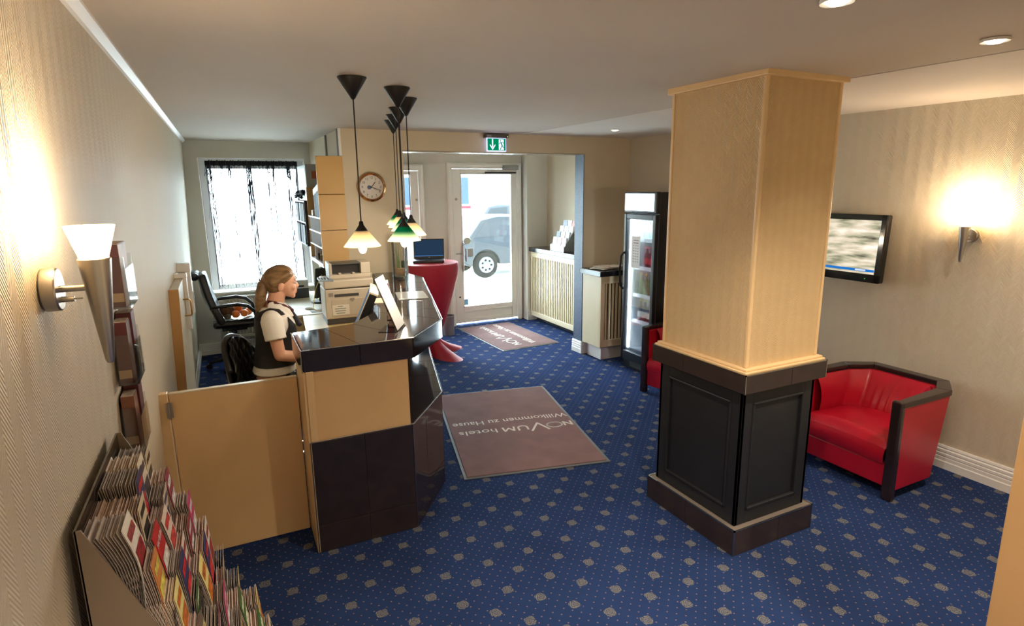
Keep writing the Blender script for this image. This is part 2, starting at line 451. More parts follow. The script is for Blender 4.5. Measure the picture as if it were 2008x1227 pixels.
# entrance door
def glazed_door(nm, x0, x1, ztop, gx0, gx1, gz0, gz1):
    d = struct(thing(nm, None, None, ((x0+x1)/2, 7.9, 0)))
    fr = MB(); fr.box(x0, x0+0.075, 7.86, 7.99, 0, ztop).box(x1-0.075, x1, 7.86, 7.99, 0, ztop).box(x0+0.075, x1-0.075, 7.86, 7.99, ztop-0.08, ztop)
    fr.box(x0+0.01, x0+0.05, 7.845, 7.86, 0, ztop-0.02).box(x1-0.05, x1-0.01, 7.845, 7.86, 0, ztop-0.02).box(x0+0.05, x1-0.05, 7.845, 7.86, ztop-0.06, ztop-0.02)
    fr.build('frame', WHITE, d, world=True, bev=0.004)
    lf = MB(); a, c = x0+0.08, x1-0.08; zt = ztop-0.085
    lf.box(a, gx0, 7.872, 7.93, 0.03, zt).box(gx1, c, 7.872, 7.93, 0.03, zt).box(gx0, gx1, 7.872, 7.93, gz1, zt)
    lf.box(gx0, gx1, 7.872, 7.93, 0.195, gz0).box(gx0, gx1, 7.872, 7.93, 0.03, 0.075)
    lf.build('leaf', WHITE, d, world=True, bev=0.004)
    MB().box(gx0, gx1, 7.895, 7.915, 0.075, 0.195).build('kick_panel', WHITE, d, world=True)
    MB().box(gx0, gx1, 7.898, 7.906, gz0, gz1).build('pane', GLASS, d, world=True)
    bd = MB(); t = 0.012
    bd.box(gx0, gx0+t, 7.866, 7.9, gz0, gz1).box(gx1-t, gx1, 7.866, 7.9, gz0, gz1).box(gx0, gx1, 7.866, 7.9, gz0, gz0+t).box(gx0, gx1, 7.866, 7.9, gz1-t, gz1)
    bd.build('glazing_bead', WHITE, d, world=True)
    return d
door = glazed_door('door_1', 2.87, 4.03, 2.33, 3.07, 3.87, 0.265, 2.185)
cl = MB().box(3.72, 3.96, 7.80, 7.86, 2.235, 2.295).build('door_closer', mat('grey_metal_paint', (150, 152, 154), 0.4, metal=0.3), door, world=True, bev=0.006)
MB().box(3.44, 3.93, 7.835, 7.85, 2.185, 2.205).build('closer_arm', BLACKM, cl, world=True)
h = MB().cyl((3.07, 7.845, 0.80), (3.07, 7.845, 1.22), 0.012, n=12)
h.cyl((3.07, 7.845, 1.05), (3.07, 7.88, 1.05), 0.007).cyl((3.07, 7.845, 0.87), (3.07, 7.88, 0.87), 0.007).cyl((3.07, 7.85, 1.06), (2.97, 7.85, 1.06), 0.009, n=10)
h.build('pull_handle', STEEL, door, world=True, smooth=True)
MB().lathe([(0.001,0),(0.019,0),(0.019,0.006),(0.012,0.010),(0.001,0.010)], (3.0, 7.872, 1.83), 16, Matrix.Rotation(R(90), 4, 'X')).build('lock', STEEL, door, world=True, smooth=True)
MB().lathe([(0.001,0),(0.013,0),(0.013,0.006),(0.001,0.008)], (3.015, 7.872, 0.42), 12, Matrix.Rotation(R(90), 4, 'X')).build('lock', BLACKM, door, world=True)
door2 = glazed_door('door_2', 1.66, 2.53, 2.30, 1.80, 2.35, 0.265, 2.18)
MB().lathe([(0.001,0),(0.019,0),(0.019,0.006),(0.012,0.010),(0.001,0.010)], (2.42, 7.872, 1.83), 16, Matrix.Rotation(R(90), 4, 'X')).build('lock', STEEL, door2, world=True, smooth=True)
# things hanging on the door's pull handle and stuck to its pane
dm = thing('door_mirror', 'small round mirror clipped to the top of the entrance door pull handle', 'mirror', (3.12, 7.84, 1.18))
MB().lathe([(0.001,-0.008),(0.05,-0.008),(0.055,0),(0.05,0.008),(0.001,0.008)], (0.02,0,0.06), 24, Matrix.Rotation(R(80), 4, 'X')).build('rim', STEEL, dm, smooth=True)
MB().tube([(-0.04,0.0,0.0),(-0.02,0,0.02),(0.0,0,0.03)], 0.005).build('clip', BLACKM, dm)
dn = MB().box(-0.045, 0.045, -0.002, 0.002, -0.06, 0.06).build('door_notice', mat('grey_notice_card', (168, 166, 160), 0.6)); dn.location = (3.20, 7.892, 1.06)
tag(dn, 'small grey notice card stuck to the glass beside the door handle', 'notice')
dn = MB().box(-0.035, 0.035, -0.002, 0.002, -0.045, 0.045).build('door_sticker', mat('blue_sticker', (120, 160, 190), 0.5)); dn.location = (3.115, 7.892, 0.335)
tag(dn, 'small pale blue sticker at the bottom corner of the door glass', 'sticker')
dn = MB()
for i, c in enumerate(range(4)): dn.box(-0.012, 0.012, -0.004-0.002*i, -0.003-0.002*i, -0.12+0.03*i, -0.02+0.03*i)
dn = dn.build('door_hanger_tags', mat('mixed_paper', (150, 140, 150), 0.6, var=0.5, vs=40)); dn.location = (3.115, 7.855, 1.06)
tag(dn, 'bundle of narrow paper tags hanging by the entrance door handle', 'tags')

# street outside
PAVE = mat('pale_pavement', (140, 140, 138), 0.9, var=0.06, vs=2)
struct(MB().box(-30, 40, 8.1, 60, -0.2, -0.12).build('pavement', PAVE))
# ================================================================== pillar
pil = thing('pillar', 'square pillar with cream herringbone shaft on a charcoal panelled plinth', 'pillar', (2.6, 2.36, 0))
bx0, bx1, by0, by1 = 2.288, 2.905, 1.998, 2.715
sx0, sx1, sy0, sy1 = 2.325, 2.868, 2.037, 2.678
MB().box(sx0+0.02, sx1-0.02, sy0+0.02, sy1-0.02, 0.0, ceil_z(2.3)-0.001).build('core', DGREY, pil, world=True)
def tile_ring(z0, z1, ysp, xsp, core_in=0.012):
    MB().box(bx0+0.004, bx1-0.004, by0+0.004, by1-0.004, z0, z1-0.001).build('tile_bed', GROUT, pil, world=True)
    g = 0.0018
    for x in (bx0, bx1-0.01):
        for a, b_ in ((by0+0.004, ysp), (ysp, by1-0.004)):
            MB().box(x, x+0.01, a+g, b_-g, z0+0.001, z1-0.002).build('tile', TILEP, pil, world=True, bev=0.001)
    for y in (by0, by1-0.01):
        for a, b_ in ((bx0+0.004, xsp), (xsp, bx1-0.004)):
            MB().box(a+g, b_-g, y, y+0.01, z0+0.001, z1-0.002).build('tile', TILEP, pil, world=True, bev=0.001)
    t = MB()
    for x in (bx0-0.001, bx1-0.007): t.box(x, x+0.008, by0-0.001, by1+0.001, z1-0.004, z1+0.002)
    for y in (by0-0.001, by1-0.007): t.box(bx0-0.001, bx1+0.001, y, y+0.008, z1-0.004, z1+0.002)
    for x in (bx0-0.001, bx1-0.005):
        for y in (by0-0.001, by1-0.005): t.box(x, x+0.006, y, y+0.006, z0, z1)
    t.build('chrome_trim', CHROME, pil, world=True)
tile_ring(0.0, 0.148, 2.37, 2.63)
tile_ring(0.918, 1.018, 2.45, 2.63)
# charcoal framed panels on four sides
def framed(face):
    z0, z1 = 0.15, 0.918; w = 0.075
    def pt(u, d, z):   # u along face, d outward depth
        return {'L': (sx0-d, u, z), 'R': (sx1+d, u, z), 'F': (u, sy0-d, z), 'B': (u, sy1+d, z)}[face]
    u0, u1 = (sy0, sy1) if face in 'LR' else (sx0, sx1)
    def bb(m, a, b_, d0, d1, za, zb):
        p, q = pt(a, d0, za), pt(b_, d1, zb)
        m.box(min(p[0],q[0]), max(p[0],q[0]), min(p[1],q[1]), max(p[1],q[1]), za, zb)
    fr = MB(); bb(fr, u0, u0+w, -0.02, 0.0, z0, z1); bb(fr, u1-w, u1, -0.02, 0.0, z0, z1); bb(fr, u0+w, u1-w, -0.02, 0.0, z0, z0+w); bb(fr, u0+w, u1-w, -0.02, 0.0, z1-w, z1)
    fr.build('panel_frame', DGREY, pil, world=True, bev=0.002)
    p = MB(); bb(p, u0+w, u1-w, -0.022, -0.012, z0+w, z1-w); p.build('panel', DGREY, pil, world=True)
    m = MB(); e = 0.014
    bb(m, u0+w, u0+w+e, -0.014, 0.005, z0+w, z1-w); bb(m, u1-w-e, u1-w, -0.014, 0.005, z0+w, z1-w)
    bb(m, u0+w, u1-w, -0.014, 0.005, z0+w, z0+w+e); bb(m, u0+w, u1-w, -0.014, 0.005, z1-w-e, z1-w)
    m.build('panel_moulding', DGREY, pil, world=True, bev=0.004)
for fc in 'LRFB': framed(fc)
led = MB().box(bx0+0.008, bx1-0.008, by0+0.008, by1-0.008, 1.018, 1.030).box(bx0+0.018, bx1-0.018, by0+0.018, by1-0.018, 1.030, 1.042)
led.build('ledge', BEIGE2, pil, world=True, bev=0.003)
MB().box(sx0+0.006, sx1-0.006, sy0+0.006, sy1-0.006, 1.04, ceil_z(2.3)).build('shaft', WPP, pil, world=True)
for x in (sx0, sx1-0.022):
    for y in (sy0, sy1-0.022):
        MB().box(x, x+0.022, y, y+0.022, 1.042, ceil_z(2.3)).build('corner_bead', BEIGE2, pil, world=True, bev=0.006)
MB().box(sx0-0.02, sx1+0.02, sy0-0.02, sy1+0.02, 2.455, ceil_z(2.0)+0.012).build('crown', BEIGE2, pil, world=True, bev=0.004)

# ================================================================== reception counter
rc = thing('reception_counter', 'angled reception counter with dark tiled bar top and beige front', 'counter', (0.9, 4.2, 0))
BODY = [(0.315,3.065),(0.85,3.065),(1.43,5.42),(1.43,5.752),(1.29,5.752),(1.28,5.44),(0.76,3.37),(0.315,3.37)]
LOW = [(0.307,3.062),(0.858,3.062),(1.185,3.505),(1.612,5.25),(1.54,5.752),(1.29,5.752),(1.28,5.44),(0.76,3.37),(0.307,3.37)]
MB().prism(LOW, 0.0, 0.645).build('lower_body', GROUT, rc, world=True)
MB().prism(BODY, 0.645, 1.04).build('upper_body', BEIGE, rc, world=True)
# end cheek facing the gate, full height
MB().box(0.293, 0.3065, 3.058, 3.372, 0.0, 1.04).build('end_cheek', BEIGE2, rc, world=True, bev=0.002)
MB().box(0.3065, 0.345, 3.052, 3.066, 0.655, 1.04).build('corner_strip', BEIGE2, rc, world=True, bev=0.002)
def wall_tile(p, q, z0, z1, name='tile', th=0.008, m=TILE, gap=0.0016, parent=None):
    p, q = Vector((*p, 0)), Vector((*q, 0)); d = (q-p).normalized(); nrm = Vector((d.y, -d.x, 0))
    a = p + d*gap; c = q - d*gap
    vs = [a, c, c+nrm*th, a+nrm*th]
    return MB().prism([(v.x, v.y) for v in vs], z0+gap, z1-gap).build(name, m, parent or rc, world=True, bev=0.0008)
for (p, q) in (((0.307,3.062),(0.585,3.062)),((0.585,3.062),(0.858,3.062)),((0.858,3.062),(0.985,3.234)),((0.985,3.234),(1.185,3.505))):
    wall_tile(p, q, 0.0, 0.165); wall_tile(p, q, 0.165, 0.645)
def lerp(a, b, t): return (a[0]+(b[0]-a[0])*t, a[1]+(b[1]-a[1])*t)
L0, L1 = (1.185,3.505), (1.612,5.25)
for i in range(5):
    wall_tile(lerp(L0,L1,i/5), lerp(L0,L1,(i+1)/5), 0.0, 0.165); wall_tile(lerp(L0,L1,i/5), lerp(L0,L1,(i+1)/5), 0.165, 0.645)
def flat_tile(quad, z0, z1, m=TILE, name='top_tile', gap=0.0018):
    cx = sum(p[0] for p in quad)/len(quad); cy = sum(p[1] for p in quad)/len(quad)
    qs = []
    for p in quad:
        d = math.hypot(p[0]-cx, p[1]-cy); k = (d-gap*1.3)/d; qs.append((cx+(p[0]-cx)*k, cy+(p[1]-cy)*k))
    return MB().prism(qs, z0, z1).build(name, m, rc, world=True, bev=0.0008)
# lower shelf tiles
U0, U1 = (0.852,3.066), (1.43,5.42)
flat_tile([(0.858,3.056),(1.19,3.50),lerp(U0,U1,0.19),(0.852,3.06)], 0.644, 0.655)
for i in range(5):
    a, b_ = i/5, (i+1)/5
    flat_tile([lerp((1.19,3.50),(1.618,5.25),a), lerp((1.19,3.50),(1.618,5.25),b_), lerp(lerp(U0,U1,0.19),U1,b_), lerp(lerp(U0,U1,0.19),U1,a)], 0.644, 0.655)
# bar top: core, top tiles in a grid, band tiles, chrome edge
O = [(0.30,3.065),(0.882,3.065),(1.18,3.435),(1.632,5.235),(1.57,5.752)]
I = [(0.30,3.50),(0.655,3.57),(0.86,3.86),(1.235,5.36),(1.29,5.752)]
MB().prism([(x, y) for x, y in O] + I[::-1], 1.04, 1.146).build('bar_core', BLACKM, rc, world=True)
spl = [2, 1, 6, 1]
for s_ in range(4):
    for i in range(spl[s_]):
        a, b_ = i/spl[s_], (i+1)/spl[s_]
        o0, o1 = lerp(O[s_],O[s_+1],a), lerp(O[s_],O[s_+1],b_); i0, i1 = lerp(I[s_],I[s_+1],a), lerp(I[s_],I[s_+1],b_)
        if s_ == 2:
            m0, m1 = lerp(i0,o0,0.45), lerp(i1,o1,0.45)
            flat_tile([i0,m0,m1,i1], 1.146, 1.156, name='bar_tile'); flat_tile([m0,o0,o1,m1], 1.146, 1.156, name='bar_tile')
        else: flat_tile([i0,o0,o1,i1], 1.146, 1.156, name='bar_tile')
for s_ in range(4):
    k = [2,1,4,1][s_]
    for i in range(k): wall_tile(lerp(O[s_],O[s_+1],i/k), lerp(O[s_],O[s_+1],(i+1)/k), 1.036, 1.152, 'band_tile')
wall_tile((0.30,3.50), (0.30,3.065), 1.036, 1.152, 'band_tile')
for s_ in range(4): wall_tile(I[s_+1], I[s_], 1.036, 1.152, 'band_tile')
ed = MB(); off = 0.008
path = [(0.292,3.50),(0.292,3.056),(0.886,3.056),(1.188,3.431),(1.640,5.236),(1.578,5.752)]
ed.tube([(x, y, 1.1545) for x, y in path], 0.0035, 6)
ed.tube([(0.850,3.050,0.6535),(0.864,3.050,0.6535),(1.197,3.50,0.6535),(1.624,5.25,0.6535)], 0.003, 6)
ed.cyl((0.292,3.056,1.037),(0.292,3.056,1.156),0.003,n=6).cyl((0.300,3.054,0.0),(0.300,3.054,0.65),0.003,n=6).cyl((0.861,3.052,0.0),(0.861,3.052,0.65),0.0025,n=6)
ed.tube([(0.30,3.051,0.652),(0.855,3.051,0.652)], 0.0028, 6)
ed.build('chrome_edge', CHROME, rc, world=True)
# inner work desk of the reception
dk = thing('reception_desk', 'low pale work desk on the inner side of the reception counter', 'desk', (0.9, 4.6, 0))
DESKM = mat('pale_maple_laminate', (226, 200, 146), 0.35, var=0.05, vs=3, stretch=(1, 8, 1))
MB().prism([(0.53,3.40),(0.75,3.40),(1.262,5.44),(1.272,5.745),(0.60,5.745),(0.53,4.9)], 0.775, 0.80).build('desk_top', DESKM, dk, world=True, bev=0.003)
MB().box(0.66, 1.22, 5.30, 5.74, 0.0, 0.775).build('pedestal', DESKM, dk, world=True, bev=0.003)
MB().box(0.60, 0.74, 3.42, 3.45, 0.0, 0.775).build('end_panel', DESKM, dk, world=True)

# gate
gt = thing('counter_gate', 'beige half-height swing gate closing the counter off from the lobby', 'gate', (0.0, 3.34, 0))
MB().box(-0.335, 0.286, 3.322, 3.350, 0.012, 0.942).build('gate_leaf', BEIGE, gt, world=True, bev=0.003)
MB().box(-0.335, 0.286, 3.320, 3.352, 0.942, 0.948).build('edge_band', CREAMWOOD, gt, world=True)
MB().box(lwx(0.5)-0.012, -0.339, 3.305, 3.352, 0.0, 0.955).build('gate_post', BEIGE2, gt, world=True, bev=0.004)
for z in (0.865, 0.16):
    hg = MB().box(-0.352, -0.322, 3.298, 3.306, z-0.04, z+0.04).cyl((-0.337,3.297,z-0.045),(-0.337,3.297,z+0.045),0.006,n=10)
    hg.build('hinge', STEEL, gt, world=True)

# hatch panel standing open against the left wall
hp = thing('hatch_door', 'tall pale wooden hatch door folded flat against the left wall', 'door', (-0.35, 5.0, 0))
def lean(z): return lwx(z)
pv = []
for z in (0.0, 1.325):
    x = lean(z); pv += [(x+0.003,4.42,z),(x+0.058,4.42,z),(x+0.058,5.5,z),(x+0.003,5.5,z)]
MB().add(pv, [(0,3,2,1),(4,5,6,7),(0,1,5,4),(1,2,6,5),(2,3,7,6),(3,0,4,7)]).build('panel', mat('pale_ash_veneer', (206, 190, 160), 0.4, var=0.08, vs=6, stretch=(1,1,0.1)), hp, world=True, bev=0.003)
pv = []
for z in (0.0, 1.327):
    x = lean(z); pv += [(x+0.002,4.405,z),(x+0.06,4.405,z),(x+0.06,4.42,z),(x+0.002,4.42,z)]
MB().add(pv, [(0,3,2,1),(4,5,6,7),(0,1,5,4),(1,2,6,5),(2,3,7,6),(3,0,4,7)]).build('edge_strip', mat('honey_wood_edge', (196, 150, 92), 0.4, var=0.1, vs=8, stretch=(1,1,0.1)), hp, world=True)
x = lean(1.2)
MB().box(x+0.058, x+0.085, 5.0, 5.05, 0.93, 1.328).box(x+0.0, x+0.088, 4.997, 5.053, 1.327, 1.36).build('clamp_bracket', WHITE, hp, world=True, bev=0.004)
MB().box(x+0.058, x+0.095, 5.40, 5.47, 0.98, 1.328).box(x+0.0, x+0.098, 5.397, 5.473, 1.327, 1.395).build('clamp_bracket', WHITE, hp, world=True, bev=0.004)
MB().box(x+0.095, x+0.099, 5.415, 5.455, 1.06, 1.16).build('lock_plate', STEEL, hp, world=True)
MB().tube([(x+0.058,4.78,1.20),(x+0.095,4.78,1.20),(x+0.105,4.78,1.19),(x+0.105,4.78,1.09),(x+0.095,4.78,1.08),(x+0.058,4.78,1.08)], 0.006, 8).build('bow_handle', mat('brass', (196, 158, 92), 0.3, metal=1.0), hp, world=True, smooth=True)

# ================================================================== door mats with lettering
MAT1 = mat('brown_mat_pile', (128, 100, 98), 0.95, var=0.10, vs=5, bump=0.5, bs=700, spec=0.1)
LET = mat('cream_mat_lettering', (214, 204, 194), 0.9, var=0.08, vs=60)
def floor_mat(label, cx, cy, w, l, rz, trz, tx, ty, sc):
    t = thing('door_mat', label, 'mat', (cx, cy, 0), rz, 'brown hotel door mats')
    MB().box(-w/2, w/2, -l/2, l/2, 0.0, 0.006).build('rubber_backing', RUBBER, t, bev=0.002)
    MB().box(-w/2+0.022, w/2-0.022, -l/2+0.022, l/2-0.022, 0.004, 0.011).build('pile', MAT1, t, bev=0.003)
    # lettering: one mesh per word group, in text space (x right, y up)
    M = Matrix.Translation((tx, ty, 0.0113)) @ Matrix.Rotation(trz, 4, 'Z') @ Matrix.Diagonal((sc, sc, 1, 1))
    def word(name, body, size, x, y, sx=1.0, bold=0.0):
        me = text_mesh(body, size, 0.0004, 'LEFT')
        xs = [v.co.x for v in me.vertices]; ys = [v.co.y for v in me.vertices]
        me.transform(Matrix.Translation((x-min(xs)*sx, y-min(ys), 0)) @ Matrix.Diagonal((sx, 1, 1, 1)))
        wd = (max(xs)-min(xs))*sx
        me.transform(M)
        put(name, me, LET, t)
        return x+wd
    def stroke(name, pts, wd):
        b = MB()
        for (p, q) in zip(pts[:-1], pts[1:]):
            d = Vector((q[0]-p[0], q[1]-p[1], 0)).normalized(); nn = Vector((-d.y, d.x, 0))*wd/2
            P, Q = Vector((*p,0))-d*wd*0.2, Vector((*q,0))+d*wd*0.2
            b.prism([((P+nn).x,(P+nn).y),((P-nn).x,(P-nn).y),((Q-nn).x,(Q-nn).y),((Q+nn).x,(Q+nn).y)], -0.0004, 0.0004, M)
        b.build(name, LET, t)
    h = 0.105; w_ = 0.017
    stroke('letter', [(-0.490,0.0),(-0.490,h*0.8),(-0.425,0.0),(-0.425,h*0.8)], w_)          # N
    ring = [(-0.335+0.068*math.cos(a*math.pi/14), 0.045+0.052*math.sin(a*math.pi/14)) for a in range(29)]
    stroke('letter', ring, w_)                                                           # O
    stroke('letter', [(-0.265,h*1.22),(-0.195,-0.03),(-0.110,h*1.22)], w_*1.15)                  # V
    stroke('letter', [(-0.085,h*0.85),(-0.085,0.035)] + [(-0.045-0.04*math.cos(a*math.pi/8), 0.035-0.035*math.sin(a*math.pi/8)) for a in range(9)] + [(-0.005,h*0.85)], w_)   # U
    stroke('letter', [(0.03,0.0),(0.04,h*0.8),(0.08,0.02),(0.12,h*0.8),(0.13,0.0)], w_)   # M
    word('lettering', 'hotels', 0.125, 0.185, -0.002, 1.12)
    word('lettering', 'Willkommen zu Hause', 0.125, -0.51, -0.20, 0.915)
    return t
floor_mat('brown NOVUM hotels mat in the middle of the lobby carpet beside the counter', 2.03, 4.186, 1.08, 1.735, R(-12.6), R(180), 0.03, -0.08, 0.95)
floor_mat('brown NOVUM hotels mat lying directly inside the glazed entrance door', 3.335, 6.99, 0.83, 1.40, R(2.2), R(90), -0.06, 0.02, 1.12)
# ================================================================== lamps
def emis(name, rgb, s):
    if name in MATS: return MATS[name]
    m = bpy.data.materials.new(name); MATS[name] = m; m.use_nodes = True
    nt = m.node_tree; nt.nodes.clear(); o = nt.nodes.new('ShaderNodeOutputMaterial'); e = nt.nodes.new('ShaderNodeEmission')
    e.inputs[0].default_value = (*lin(rgb), 1); e.inputs[1].default_value = s
    nt.links.new(e.outputs[0], o.inputs[0]); return m
def shade_glass(name, low, high, z0, z1, glow):
    """translucent glass shade, colour fused from high (top) to low (rim), in object space"""
    m = bpy.data.materials.new(name); m.use_nodes = True; nt = m.node_tree; nt.nodes.clear(); q = N(nt)
    o = nt.nodes.new('ShaderNodeOutputMaterial'); tc = nt.nodes.new('ShaderNodeTexCoord'); sp = nt.nodes.new('ShaderNodeSeparateXYZ')
    nt.links.new(tc.outputs['Object'], sp.inputs[0])
    f = q.m('DIVIDE', q.m('SUBTRACT', sp.outputs[2], z0), z1-z0, clamp=True)
    c = q.mix(f, lin(low), lin(high))
    t = nt.nodes.new('ShaderNodeBsdfTranslucent'); d = nt.nodes.new('ShaderNodeBsdfDiffuse'); e = nt.nodes.new('ShaderNodeEmission')
    for n_ in (t, d, e): nt.links.new(c, n_.inputs[0])
    e.inputs[1].default_value = glow
    m1 = nt.nodes.new('ShaderNodeMixShader'); m1.inputs[0].default_value = 0.45
    nt.links.new(t.outputs[0], m1.inputs[1]); nt.links.new(d.outputs[0], m1.inputs[2])
    a = nt.nodes.new('ShaderNodeAddShader'); nt.links.new(m1.outputs[0], a.inputs[0]); nt.links.new(e.outputs[0], a.inputs[1])
    nt.links.new(a.outputs[0], o.inputs[0]); return m
SHW = shade_glass('frosted_white_shade', (250, 236, 208), (190, 178, 150), -0.085, -0.01, 0.10)
SHG = shade_glass('green_fused_shade', (226, 236, 206), (16, 110, 78), -0.080, -0.035, 0.10)
BULB = emis('lit_bulb', (255, 226, 170), 11.0)
words_p = [('white', 'white glass pendant lamp nearest the gate end of the counter'),
           ('green', 'green glass pendant lamp, second along the counter'),
           ('white', 'cream glass pendant lamp, third along the counter, partly behind a green one'),
           ('green', 'green glass pendant lamp, fourth along the counter'),
           ('white', 'cream glass pendant lamp, fifth along the counter'),
           ('green', 'green glass pendant lamp farthest along the counter, closest to the clock wall')]
def pendant(x, y, kind, label):
    zc = ceil_z(y); z = 1.765                                      # z = top of the shade
    t = thing('pendant_lamp', label, 'lamp', (x, y, zc), 0, 'pendant lamps over the reception counter')
    MB().lathe([(0.004,-0.105),(0.010,-0.10),(0.070,-0.004),(0.070,0.0)], (0,0,0), 28).build('ceiling_rose', BLACKM, t, smooth=True)
    MB().cyl((0,0,-0.10), (0,0,z-zc+0.03), 0.0035, n=8).build('cord', BLACKM, t)
    MB().lathe([(0.007,0.038),(0.010,0.034),(0.013,0.018),(0.033,-0.012),(0.033,-0.016),(0.006,-0.012)], (0,0,z-zc), 24).build('lamp_holder', BLACKM, t, smooth=True)
    sh = MB().lathe([(0.030,-0.008),(0.092,-0.088),(0.094,-0.090),(0.090,-0.090),(0.028,-0.012)], (0,0,0), 36, closed=True).build('glass_shade', SHG if kind == 'green' else SHW, t, smooth=True)
    sh.location = (0, 0, z-zc)
    MB().lathe([(0.002,-0.128),(0.014,-0.122),(0.021,-0.106),(0.021,-0.092),(0.013,-0.06),(0.012,-0.02),(0.002,-0.015)], (0,0,z-zc), 16).build('bulb', BULB, t, smooth=True)
    light('pendant_light', 'POINT', (x, y, z-0.165), 4.5, WARM2, 0.03)
    return t
for (x, y), (k, lb) in zip([(0.635,3.03),(0.918,3.25),(1.072,3.62),(1.158,4.08),(1.247,4.50),(1.335,4.90)], words_p): pendant(x, y, k, lb)

def sconce(label, x, y, z, nx, watt):
    """wall sconce: rose on the wall at (x,y,z), cone held out along nx"""
    t = thing('wall_sconce', label, 'lamp', (x, y, z), 0, 'brushed steel wall sconces')
    MB().cyl((0,0,0), (nx*0.028,0,0), 0.045, n=28).build('wall_rose', STEEL, t, smooth=True, bev=0.003)
    arm = MB().cyl((nx*0.028,0,0.0), (nx*0.085,0,0.0), 0.007, n=12).build('arm', STEEL, t, smooth=True)
    MB().cyl((nx*0.028,0.0,-0.022), (nx*0.05,0.0,-0.022), 0.006, n=10).cyl((nx*0.05,0,-0.022),(nx*0.065,0,-0.022),0.002,n=6).build('switch', STEEL, arm, smooth=True)
    MB().lathe([(0.001,-0.170),(0.006,-0.168),(0.009,-0.16),(0.031,0.06),(0.029,0.062),(0.001,0.055)], (nx*0.095,0,0), 24).build('holder_cone', STEEL, t, smooth=True)
    sh = MB().lathe([(0.026,0.060),(0.046,0.130),(0.043,0.130),(0.023,0.064)], (0,0,0), 28, closed=True).build('glass_shade', MATS['sconce_shade'], t, smooth=True)
    sh.location = (nx*0.095, 0, 0)
    MB().ell((nx*0.095,0,0.095), (0.014,0.014,0.028), 12, 8).build('bulb', BULB, t, smooth=True)
    light('sconce_light', 'POINT', (x+nx*0.095, y, z+0.155), watt, WARM, 0.028)
    return t
MATS['sconce_shade'] = shade_glass('sconce_shade', (255, 240, 208), (255, 244, 220), 0.05, 0.13, 2.6)
sconce('lit steel cone sconce on the left wall above the leaflet rack', lwx(1.76)+0.002, 1.50, 1.757, 1, 7.0)
sconce('lit steel cone sconce on the right wall above the red armchair', 4.388, 2.11, 1.625, -1, 13.0)

def downlight(label, x, y, watt, off=0.0, col_=WARM2):
    z = ceil_z(y)+off
    t = thing('ceiling_downlight', label, 'lamp', (x, y, z), 0, 'recessed ceiling downlights')
    MB().lathe([(0.045,-0.012),(0.046,-0.002),(0.036,0.0),(0.030,-0.006)], (0,0,0), 28, closed=True).build('ring', WHITE2, t, smooth=True)
    MB().lathe([(0.001,-0.018),(0.022,-0.016),(0.033,-0.008),(0.033,-0.002),(0.001,-0.002)], (0,0,0), 24).build('lamp_disc', emis('downlight_disc', (255, 238, 205), 8.0), t)
    if watt: light('downlight_spot', 'SPOT', (x, y, z-0.075), watt, col_, 0.04, (0,0,0), R(128), 0.9)
    return t
downlight('lit recessed downlight in the ceiling to the right of the pillar', 2.602, 1.27, 24)
downlight('lit recessed downlight in the ceiling near the drinks fridge', 3.50, 4.83, 16, -0.003)
downlight('added unseen downlight behind the camera near the left wall', 0.45, -0.35, 150)  # added out of view to brighten the foreground
downlight('added unseen downlight behind the camera near the side wall', 1.55, -0.35, 150)  # second added lamp behind the camera, lifts the foreground
downlight('added unseen downlight above the armchair, right of the frame', 3.57, 1.27, 60, -0.003)  # added beyond the frame to brighten the right wall and armchair
downlight('recessed downlight at the very top edge above the pillar', 1.63, 1.205, 115)

# ================================================================== clock
ck = thing('wall_clock', 'round gold-rimmed wall clock on the tan wall behind the counter', 'clock', (1.325, 5.758, 1.99))
RX = Matrix.Rotation(R(90), 4, 'X')
MB().lathe([(0.001,0.0),(0.138,0.0),(0.140,0.012),(0.134,0.028),(0.122,0.034),(0.114,0.026),(0.113,0.012),(0.001,0.012)], (0,0,0), 48, RX).build('rim', mat('gold_rim', (206, 150, 96), 0.18, metal=1.0), ck, smooth=True)
MB().lathe([(0.001,0.012),(0.114,0.012),(0.114,0.014),(0.001,0.014)], (0,0,0), 48, RX).build('dial', mat('clock_dial', (214, 206, 196), 0.5), ck)
INK = mat('dark_ink', (38, 36, 40), 0.6)
for k in range(1, 13):
    me = text_mesh(str(k), 0.032, 0.0003); a = R(90-30*k)
    me.transform(Matrix.Translation((0.088*math.cos(a), -0.0148, 0.088*math.sin(a))) @ RX); put('numeral', me, INK, ck)
def hand(name, ang, ln, w, y, m):
    a = R(90-ang); M = Matrix.Rotation(-a, 4, 'Y')
    MB().box(-0.015, ln, -0.001, 0.001, -w, w, Matrix.Translation((0, y, 0)) @ M).build(name, m, ck)
hand('hour_hand', 38, 0.060, 0.0028, -0.017, INK); hand('minute_hand', 110, 0.092, 0.0022, -0.019, INK); hand('second_hand', 122, 0.06, 0.001, -0.0205, INK)
MB().lathe([(0.001,0.0145),(0.020,0.0145),(0.020,0.0155),(0.001,0.0155)], (-0.022,0,-0.002), 20, RX).build('dial_emblem', mat('blue_emblem', (84, 104, 140), 0.5, var=0.3, vs=120), ck)
MB().lathe([(0.001,0.016),(0.006,0.016),(0.005,0.023),(0.001,0.023)], (0,0,0), 16, RX).build('hub', INK, ck)

